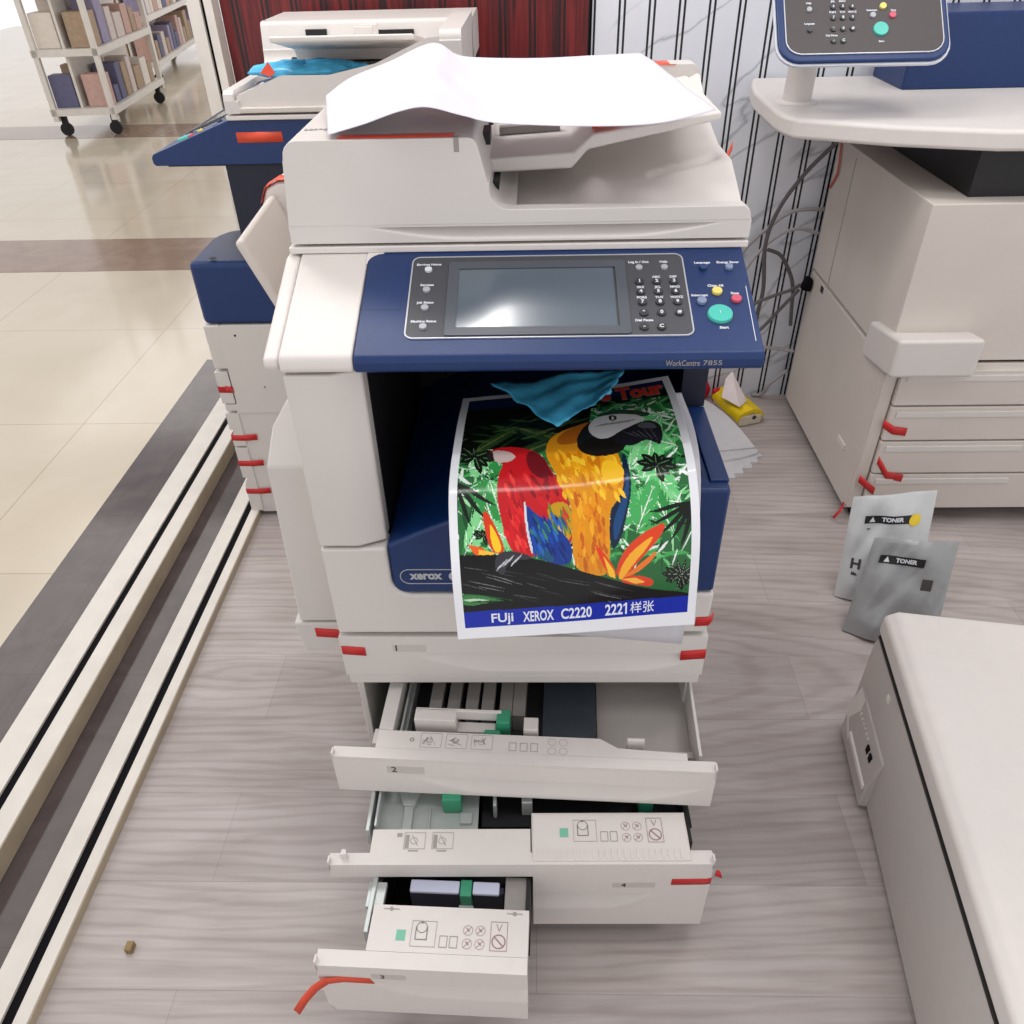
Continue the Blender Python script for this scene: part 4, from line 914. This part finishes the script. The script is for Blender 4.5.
# ------------------------------------------------------------------ copier on the right by the wall
r1 = thing('production_copier', (1.2, 2.12, 0), 'tall beige copier at the right wall with side shelf and control panel on a post', 'printer')
O1 = (1.2, 2.12, 0)
def Q(mb, name, m, parent=r1, bevel=0, **k): return mb.build(name, m, parent, O1, bevel, **k)
b = MB(); b.prism([(.89, 1.83), (1.75, 1.83), (1.75, 2.5), (.91, 2.5), (.89, 2.48)], 'z', .035, .488); Q(b, 'lower_cabinet', WH2, bevel=.003)
b = MB(); b.prism([(.893, 1.83), (1.75, 1.83), (1.75, 2.5), (.90, 2.5), (.893, 2.49)], 'z', .496, .88); Q(b, 'upper_cabinet', WH2, bevel=.003)
Q(box(.905, 1.75, 1.84, 2.49, .486, .498), 'shadow_gap', BLK); Q(box(.90, 1.75, 1.85, 2.48, .02, .036), 'plinth', BLK); Q(box(.99, 1.7, 1.88, 2.48, .88, .99), 'shelf_gap_shade', BLK)  # last box: black block added for the shade in the gap under the shelf
b = MB(); b.prism([(1.76, .485), (1.94, .458), (1.955, .47), (1.948, .555), (1.76, .585)], 'x', .875, 1.08); Q(b, 'front_side_cover', WH, bevel=.012)
b = MB(); b.box(.885, .8905, 1.92, 1.98, .17, .19); Q(b, 'side_handle', PW, bevel=.004)
b = MB(); b.box(.8885, .891, 2.35, 2.375, .463, .483); Q(b, 'power_socket', DARK, bevel=.002)
b = MB(); b.box(.8885, .8915, 2.12, 2.1225, .04, .30); b.box(.8885, .8915, 1.9, 2.40, .30, .302); 
b = MB(); b.box(.8920, .8935, 2.33, 2.3325, .50, .86); Q(b, 'panel_seam', GREYP)
for k_, (z0, z1) in enumerate(((.055, .17), (.175, .275), (.28, .38), (.385, .484))):
    dr = Q(MB().box(.925, 1.74, 1.80, 1.832, z0, z1), 'drawer', WH2, bevel=.003)
    Q(MB().box(.94, 1.3, 1.797, 1.801, z1-.03, z1-.012), 'drawer_grip', WH, dr, bevel=.003)
Q(MB().box(.891, .922, 1.812, 1.831, .05, .484), 'front_corner_cover', WH2, bevel=.003)
for pts in ([(.915, 1.7985, .345), (.945, 1.798, .325), (.98, 1.7965, .32)], [(.930, 1.7985, .232), (.965, 1.798, .182), (1.01, 1.7965, .172)], [(.893, 1.797, .172), (.918, 1.797, .150), (.945, 1.7965, .128)]):
    solid(Q(strip(pts, (0, 0, -.024)), 'red_tape', TAPE), .0005)
for x, y in ((.935, 1.86), (.935, 2.4), (1.65, 1.86), (1.65, 2.4)):
    cs_ = MB(); cs_.cyl((x-.014, y, .026), (x+.014, y, .026), .026); Q(cs_, 'caster', BLK)
solid(Q(strip([(.889, 1.83, .05), (.872, 1.80, .045), (.858, 1.80, .018), (.866, 1.83, .002)], (0, .012, 0)), 'red_tape', TAPE), .0005)
pg = [(.625, 2.53), (.605, 2.45), (.585, 2.33), (.580, 2.08), (.586, 2.02), (.602, 1.985), (.66, 1.955), (.796, 1.890), (1.0, 1.83), (1.72, 1.80), (1.72, 2.53)]
Q(MB().prism(pg, 'z', .986, 1.030), 'side_shelf', PW, bevel=.010, seg=4)
b = MB(); b.cyl((.652, 2.17, 1.0305), (.652, 2.17, 1.036), .050, .043, 32); b.cyl((.652, 2.17, 1.036), (.640, 2.12, 1.25), .034, .032, 32); Q(b, 'post', PW, angle=40)
b = MB(); b.prism([(2.30, 1.0285), (2.52, 1.0285), (2.52, 1.2), (2.30, 1.2)], 'x', .955, 1.6); Q(b, 'blue_unit', NAVY, bevel=.006)
solid(Q(strip([(.8885, 2.46, .875), (.8880, 2.44, .83), (.8885, 2.435, .79), (.889, 2.475, .74)], (0, .012, 0)), 'red_tape', TAPEO), .0005)
# control unit on the post
tl = R(45); f1 = Frame((.6, 1.95, 1.15), (1, 0, 0), (0, math.cos(tl), math.sin(tl)))
body = f1.rrect(MB(), .534-.6, .90-.6, -.003, .27, .045, -.010, .0)
cu_ = Q(body, 'control_unit', NAVY, bevel=.006)
Q(f1.rrect(MB(), .551-.6, .885-.6, .014, .26, .032, -.0005, .002), 'control_panel', PANELB, cu_)
Q(f1.rrect_ring(MB(), .5495-.6, .8865-.6, .0125, .2615, .0335, .002, 0, .0028), 'panel_trim', SILVER, cu_)
Q(f1.rrect_ring(MB(), .530-.6, .904-.6, -.007, .274, .048, .005, -.014, -.008), 'panel_edge', INK, cu_)
for nm, a, b2, r_, m_ in (('start_button', .753, .0685, .0165, GREENB), ('clear_button', .761, .1225, .0075, YEL), ('stop_button', .780, .101, .0075, REDB), ('interrupt_button', .738, .1015, .0065, KEYG), ('round_button', .603, .118, .0058, KEYG), ('round_button', .602, .0695, .0058, PANEL)):
    o = Q(f1.disc(MB(), a-.6, b2, r_, 0, .006), nm, m_, cu_)
for r_ in range(4):
    for c_ in range(3):
        if r_ == 3 and c_ == 2: continue
        a, b2 = .6545+c_*.0205-r_*.001-.6, .1235-r_*.0262+(0 if r_ < 3 else -.002)
        Q(f1.disc(MB(), a, b2, .0066, 0, .005, 18), 'keypad_key', KEY, cu_)
t = MB()
for r_ in range(4):
    for c_ in range(3):
        if r_ == 3 and c_ == 2: continue
        a, b2 = .6545+c_*.0205-r_*.001-.6, .1235-r_*.0262+(0 if r_ < 3 else -.002)
        f1.text(t, '456789*0#-C'[r_*3+c_], a, b2, .008, .0003, h=.0053)
for s_, a, b2 in (('Help', .603, .134), ('Language', .602, .085), ('JKL', .655, .137), ('MNO', .675, .137), ('Dial Pause', .648, .056), ('Start', .753, .040), ('Interrupt', .737, .114), ('Stop', .783, .113), ('PQRS', .653, .111), ('TUV', .674, .111), ('WXYZ', .695, .111)): f1.text(t, s_, a-.6, b2, .006, .0002, h=.0025)
Q(t, 'panel_lettering', INK, cu_)

# ------------------------------------------------------------------ cables behind
def cable(pts, r, m, label):
    o = MB().tube(pts, r, 8, 8).build('cable', m); tag(o, label, 'cable'); return o
cable([(.868, 2.40, .90), (.80, 2.44, .80), (.745, 2.46, .69), (.725, 2.47, .58), (.742, 2.47, .44), (.738, 2.47, .36), (.742, 2.48, .30)], .0065, CABLE, 'dark grey cable hanging from under the side shelf of the beige copier')
cable([(.745, 2.505, .55), (.79, 2.505, .53), (.83, 2.50, .47), (.845, 2.49, .42), (.852, 2.49, .36), (.86, 2.49, .30)], .006, CABLE, 'short dark grey cable curving down behind the beige copier')
cable([(.852, 2.455, .452), (.82, 2.44, .442), (.76, 2.43, .425), (.70, 2.42, .40), (.680, 2.42, .35), (.70, 2.43, .30), (.74, 2.43, .31), (.80, 2.44, .38), (.853, 2.46, .435)], .0055, CABLE, 'dark grey cable in a wide loop ending in the black plug')
cable([(.95, 2.535, .66), (.82, 2.535, .66), (.745, 2.535, .61), (.68, 2.535, .54), (.64, 2.535, .44), (.60, 2.54, .30), (.50, 2.545, .02)], .0065, CABLEL, 'light grey cable arching from the right copier towards the wall, upper one')
cable([(.891, 2.50, .60), (.82, 2.50, .615), (.75, 2.50, .58), (.69, 2.50, .50), (.66, 2.50, .40), (.61, 2.50, .25), (.42, 2.50, .02)], .0055, CABLEL, 'light grey cable arching from the right copier towards the wall, lower one')
cable([(.68, 2.50, .32), (.72, 2.50, .255), (.78, 2.49, .225), (.84, 2.49, .215), (.885, 2.48, .21)], .006, CABLEL, 'pale cable running low into the back of the right copier')
cable([(.885, 2.50, .13), (.84, 2.51, .075), (.82, 2.53, .02), (.805, 2.545, .008), (.79, 2.545, .008)], .006, CABLEL, 'pale cable trailing down to the floor in the corner')
plug = MB(); plug.prism([(.855, .44), (.887, .432), (.887, .475), (.872, .478)], 'y', 2.44, 2.475)
tag(plug.build('power_plug', RUB, bevel=.006), 'black power plug at the back lower corner of the right copier', 'plug')

# ------------------------------------------------------------------ low white machine at lower right
r2 = thing('low_printer', (.93, .75, 0), 'low white printer with a moulded side pocket standing at the lower right corner', 'printer', None, 0)
ang = R(-7.4); O2 = Vector((.657, 1.075, 0)); cs, sn = math.cos(ang), math.sin(ang)
def L2(p):  # local: x away to the right, y towards the back along its side
    return (O2.x+p[0]*cs-p[1]*sn-.93, O2.y+p[0]*sn+p[1]*cs-.75, p[2])
def S(mb, name, m, parent=r2, bevel=0, **k): return mb.xf(L2).build(name, m, parent, (0, 0, 0), bevel, **k)
# side direction points towards the camera: y negative
S(MB().prism([(.012, .012), (.56, .012), (.56, .275), (.020, .275), (.012, .25)], 'y', -.80, .03), 'body', WHD, bevel=.006)
S(MB().prism([(.014, .279), (.56, .279), (.56, .320), (.036, .336), (.014, .322)], 'y', -.80, .035), 'top_cover', PW, bevel=.008)
S(MB().box(.02, .55, -.78, .0, 0, .014), 'foot_rail', BLK)
S(MB().box(.0125, .03, -.79, .02, .2745, .28), 'shadow_gap', BLK)
S(MB().prism([(-.004, .014), (.014, .014), (.014, .150), (.009, .147), (-.004, .075)], 'y', -.185, .0), 'side_pocket', WHD, bevel=.004)
S(MB().prism([(-.008, .058), (.005, .058), (.001, .074), (-.008, .070)], 'y', -.178, -.05), 'pocket_ledge', PW, bevel=.002)
S(MB().add([(-.0055, .001, .078), (-.0055, -.050, .040), (.008, -.035, .150), (.008, .001, .150)], [(0, 1, 2, 3)]), 'pocket_wedge', PW)
for y_ in (-.132, -.152): S(MB().box(.001, .0065, y_, y_+.012, .105, .122), 'socket', RUB)
for k_ in range(6): S(MB().box(.003, .0078, -.05-k_*.012, -.045-k_*.012, .118, .124), 'vent_slot', WH)
S(MB().box(.010, .0135, -.115, -.10, .235, .25), 'side_button', PW, bevel=.002)

# ------------------------------------------------------------------ toner bags
def toner(corners, depth, m, label, seed, marks):
    A, B, C_, D = [Vector(p) for p in corners]   # bottom-left, bottom-right, top-right, top-left (front face)
    n = (B-A).cross(D-A).normalized()
    rnd = random.Random(seed); ph = [rnd.uniform(0, 6) for _ in range(6)]
    def fr(u, v, s):
        p = A.lerp(B, u).lerp(D.lerp(C_, u), v)
        th = depth*math.sin(math.pi*min(max(u, 0), 1))**.6*(1-v)**.55*(.35+.65*min(1, v*5+.2))
        wob = .0045*(1.2*abs(math.sin(7*u+ph[4]-6*v))+math.sin(9*u+ph[0]+4*v)+.7*math.sin(14*v+ph[1]+5*u)+.5*math.sin(21*u-11*v+ph[2]))*math.sin(math.pi*u)
        return p+n*(s*th*.5+wob)+Vector((0, 0, 0))
    mb = MB().grid(lambda u, v: fr(u, v, 1)+n*.0015, 40, 46, lambda u, v: fr(u, v, -1)-n*.0015)
    o = mb.build('toner_bag', m); tag(o, label, 'bag')
    def place(t, u, v, name, mm, rot=0):
        W_ = (B-A).length; H_ = (D-A).length; k = MB()
        k.v = [tuple(fr(u+q[0]/W_, v+q[1]/H_, 1)+n*(.0028+q[2])) for q in t.v]; k.f = t.f; k.build(name, mm, o)
    for kind, u, v, sz, txt in marks:
        if kind == 'label':
            g = MB().grid(lambda a, b: ((a-.5)*.105, (b-.5)*.019, 0), 14, 3); place(g, u, v, 'black_label', BLK)
            t = text_mesh('TONER', .013, .0006, ext=.0001, xs=1.1); t.v = [(q[0]+.010, q[1], q[2]+.001) for q in t.v]; place(t, u, v, 'label_lettering', INK)
            t = MB().add([(-.042, -.006, .001), (-.028, -.006, .001), (-.035, .007, .001)], [(0, 1, 2)]); place(t, u, v, 'label_triangle', INK)
        elif kind == 'dot':
            t = MB(); vs = [(0, 0, .001)]+[(sz*math.cos(2*math.pi*i/24), sz*math.sin(2*math.pi*i/24), .001) for i in range(24)]
            t.add(vs, [(0, i+1, (i+1) % 24+1) for i in range(24)]); place(t, u, v, 'yellow_dot', YELP)
        else: place(text_mesh(txt, sz, .0012, ext=.0001), u, v, 'lettering', INKD)
toner([(.770, 1.500, .002), (.955, 1.452, .002), (.995, 1.600, .262), (.790, 1.590, .250)], .05, PEWTER, 'silver toner bag with a yellow dot standing before the taped drawers', 2,
      [('label', .46, .78, 0, ''), ('dot', .78, .77, .014, ''), ('txt', .17, .36, .034, 'H'), ('txt', .25, .70, .009, '...'), ('txt', .17, .27, .008, 'No.')])
toner([(.752, 1.378, .002), (.935, 1.300, .002), (.985, 1.43, .235), (.806, 1.465, .222)], .05, PEWTER2, 'darker grey toner bag standing in front of the silver one behind the low white printer', 6,
      [('label', .40, .80, 0, ''), ('txt', .75, .60, .030, '■')])

# ------------------------------------------------------------------ cards and tissue pack
def card(pts, z, label, thick=.006, jag=None):
    mb = MB().prism(pts, 'z', z, z+thick); o = mb.build('card_stack_sheet', BOARD); 
    tag(o, label, 'card sheet'); return o
def jagline(a, b, n, d):
    a = Vector(a); b = Vector(b); out = []; t = (b-a)/n; nn = Vector((t.y, -t.x)).normalized()*d
    for i in range(n): out += [tuple(a+t*i), tuple(a+t*i+nn), ] ; out += [tuple(a+t*(i+1)+nn)]
    out.append(tuple(b)); return out
card([(.50, 2.015), (.60, 2.005)]+[(.600, 2.02), (.625, 2.02), (.625, 2.045), (.655, 2.045), (.655, 2.075), (.69, 2.075), (.69, 2.105), (.715, 2.11), (.715, 2.135), (.735, 2.145)]+[(.60, 2.50), (.44, 2.46)], .0, 'lowest white card with a stepped front edge lying on the floor', .010)
card([(.48, 2.07), (.60, 2.105), (.66, 2.12), (.715, 2.145), (.725, 2.16), (.598, 2.49), (.43, 2.46)], .0105, 'middle white card of the floor stack behind the middle copier', .008)
def cardtop(u, v):
    a = Vector((.45, 2.13, 0)).lerp(Vector((.717, 2.172, 0)), u); b = Vector((.43, 2.46, 0)).lerp(Vector((.592, 2.49, 0)), u)
    p = a.lerp(b, v); return (p.x, p.y, .020+.026*math.sin(math.pi*v*.9)*(.6+.4*u)+.004)
o = MB().grid(cardtop, 12, 16, (0, 0, -.004)).build('card_stack_sheet', BOARD); tag(o, 'topmost bowed white card of the floor stack behind the middle copier', 'card sheet')
tp = thing('tissue_pack', (.71, 2.44, 0), 'yellow soft pack of tissues on the floor with one tissue pulled up', 'tissue pack')
def tpk(p): 
    a = R(18); x, y, z = p; return (.0+x*math.cos(a)-y*math.sin(a), 0+x*math.sin(a)+y*math.cos(a), z)
def pk(mb, n_, m, **k): return mb.xf(tpk).build(n_, m, tp, **k)
pk(MB().box(-.045, .045, -.10, .085, .0, .042), 'paper_block', CREAM, bevel=.010, seg=5)
pk(MB().grid(lambda u, v: (-.048+.096*u, -.098+.18*v, .032+.034*math.sin(math.pi*u)**.45*(.82+.18*math.sin(math.pi*v))+.002*math.sin(14*u+9*v)), 18, 16, (0, 0, -.014)), 'yellow_wrapper', YELP)
pk(MB().box(-.046, .046, .07, .094, .004, .056), 'red_end', REDP, bevel=.008)
ts = MB(); ts.add([(-.036, -.075, .066), (.006, -.05, .068), (.004, .03, .068), (-.04, .03, .066), (-.035, .035, .118), (-.004, .05, .135), (-.062, .0, .070)], [(0, 1, 5), (0, 5, 4), (0, 4, 6), (1, 2, 5), (2, 3, 4, 5), (3, 6, 4)])
solid(pk(ts, 'tissue', TISSUE, smooth=False), .001)
ms = MB(); ms.cyl((.012, -.1005, .03), (.012, -.099, .03), .008, n=12); pk(ms, 'black_mark', INKD)
rd = sack((.60, 2.535, .035), .035, .018, .033, .1, 9, REDP, 'red_wrapper', 20, 12); tag(rd, 'small crumpled red wrapper on the floor between the tissue pack and the wall', 'wrapper')
tag(box(-0.709, -0.697, 0.611, 0.627, 0, .014).build('card_offcut', CARDB, bevel=.001), 'small brown card offcut on the floor at the left edge', 'scrap')

# ------------------------------------------------------------------ hall shelving
goods = [mat('pale_box', (208, 196, 190), .6, noise=.05), mat('lilac_box', (150, 142, 172), .6, noise=.1), mat('rose_box', (196, 160, 150), .6, noise=.1), mat('tan_box', (170, 146, 122), .6, noise=.1), mat('slate_box', (98, 98, 128), .6, noise=.1), mat('cream_box', (226, 216, 206), .6, noise=.05)]
CN = ['white', 'lilac', 'pink', 'tan', 'slate grey', 'cream']; SHN = ['bottom', 'second', 'third', 'fourth']
def gondola(loc, rz, L_, n_sh, label, glabel, group, dark=True, seed=1):
    g = thing('shelving_unit', loc, label, 'shelf', None, rz)
    rnd = random.Random(seed)
    fr_ = MB()
    for x in (-L_/2, L_/2-.04):
        for y in (-.25, .21): fr_.box(x, x+.04, y, y+.04, .12, 2.0)
    fr_.box(-L_/2+.04, L_/2-.04, .0, .02, .2, 1.9); fr_.build('frame', ALU, g)
    zs = [.16+k*.42 for k in range(n_sh)]
    for z in zs: MB().box(-L_/2, L_/2, -.26, .26, z, z+.05).build('shelf_board', ALU, g)
    for x in (-L_/2+.08, L_/2-.08):
        for y in (-.2, .2):
            c = MB(); c.box(x-.02, x+.02, y-.02, y+.02, .05, .159); c.cyl((x-.015, y, .05), (x+.015, y, .05), .05, n=14); c.build('caster', BLK, g)
    used = set(); M_ = Matrix.Translation(loc) @ Matrix.Rotation(rz, 4, 'Z'); k_ = 0
    for zi, z in enumerate(zs[:4]):
        x = -L_/2+.07
        while x < L_/2-.18:
            w_ = rnd.uniform(.10, .2); h = rnd.uniform(.12, .33)
            for side in (-1, 1):
                
                for _try in range(60):
                    gi = rnd.choice([0, 0, 5, 5, 1, 2, 3, 4] if seed == 3 else [0, 5, 2, 3, 3, 0, 1, 4]); sz = ('tall' if h > .26 else 'low' if h < .18 else 'mid-height')+(' narrow ' if w_ < .135 else ' wide ' if w_ > .17 else ' ')+CN[gi]+' box on the %s %s row of the %s %s' % (('front' if side < 0 else 'back'), SHN[zi], 'near' if x < 0 else 'far', 'end')
                    if sz not in used: break
                    h = rnd.uniform(.12, .33)
                used.add(sz); c = box(-w_/2, w_/2, -.09, .09, 0, h); o = c.build('boxed_goods', goods[gi], bevel=.006)
                o.matrix_world = M_ @ Matrix.Translation((x+w_/2, side*.13, z+.0505)); tag(o, sz.split(' box on')[0]+' box, %s of %s shelf, %s half of %s' % ('front' if side < 0 else 'back', SHN[zi], 'nearer' if x < 0 else 'farther', glabel), 'box', group)
            x += w_+rnd.uniform(.02, .05); k_ += 1
    return g
gondola((-3.74, 7.80, 0), R(96), 1.5, 4, 'white wheeled shelving unit full of pale goods, nearer one in the hall', 'wheeled unit', 'goods on the nearer shelving unit', seed=3)
gondola((-4.45, 10.9, 0), R(99), 2.8, 4, 'long white shelving unit farther down the hall, beyond the wheeled one', 'long far unit', 'goods on the farther shelving unit', seed=8)
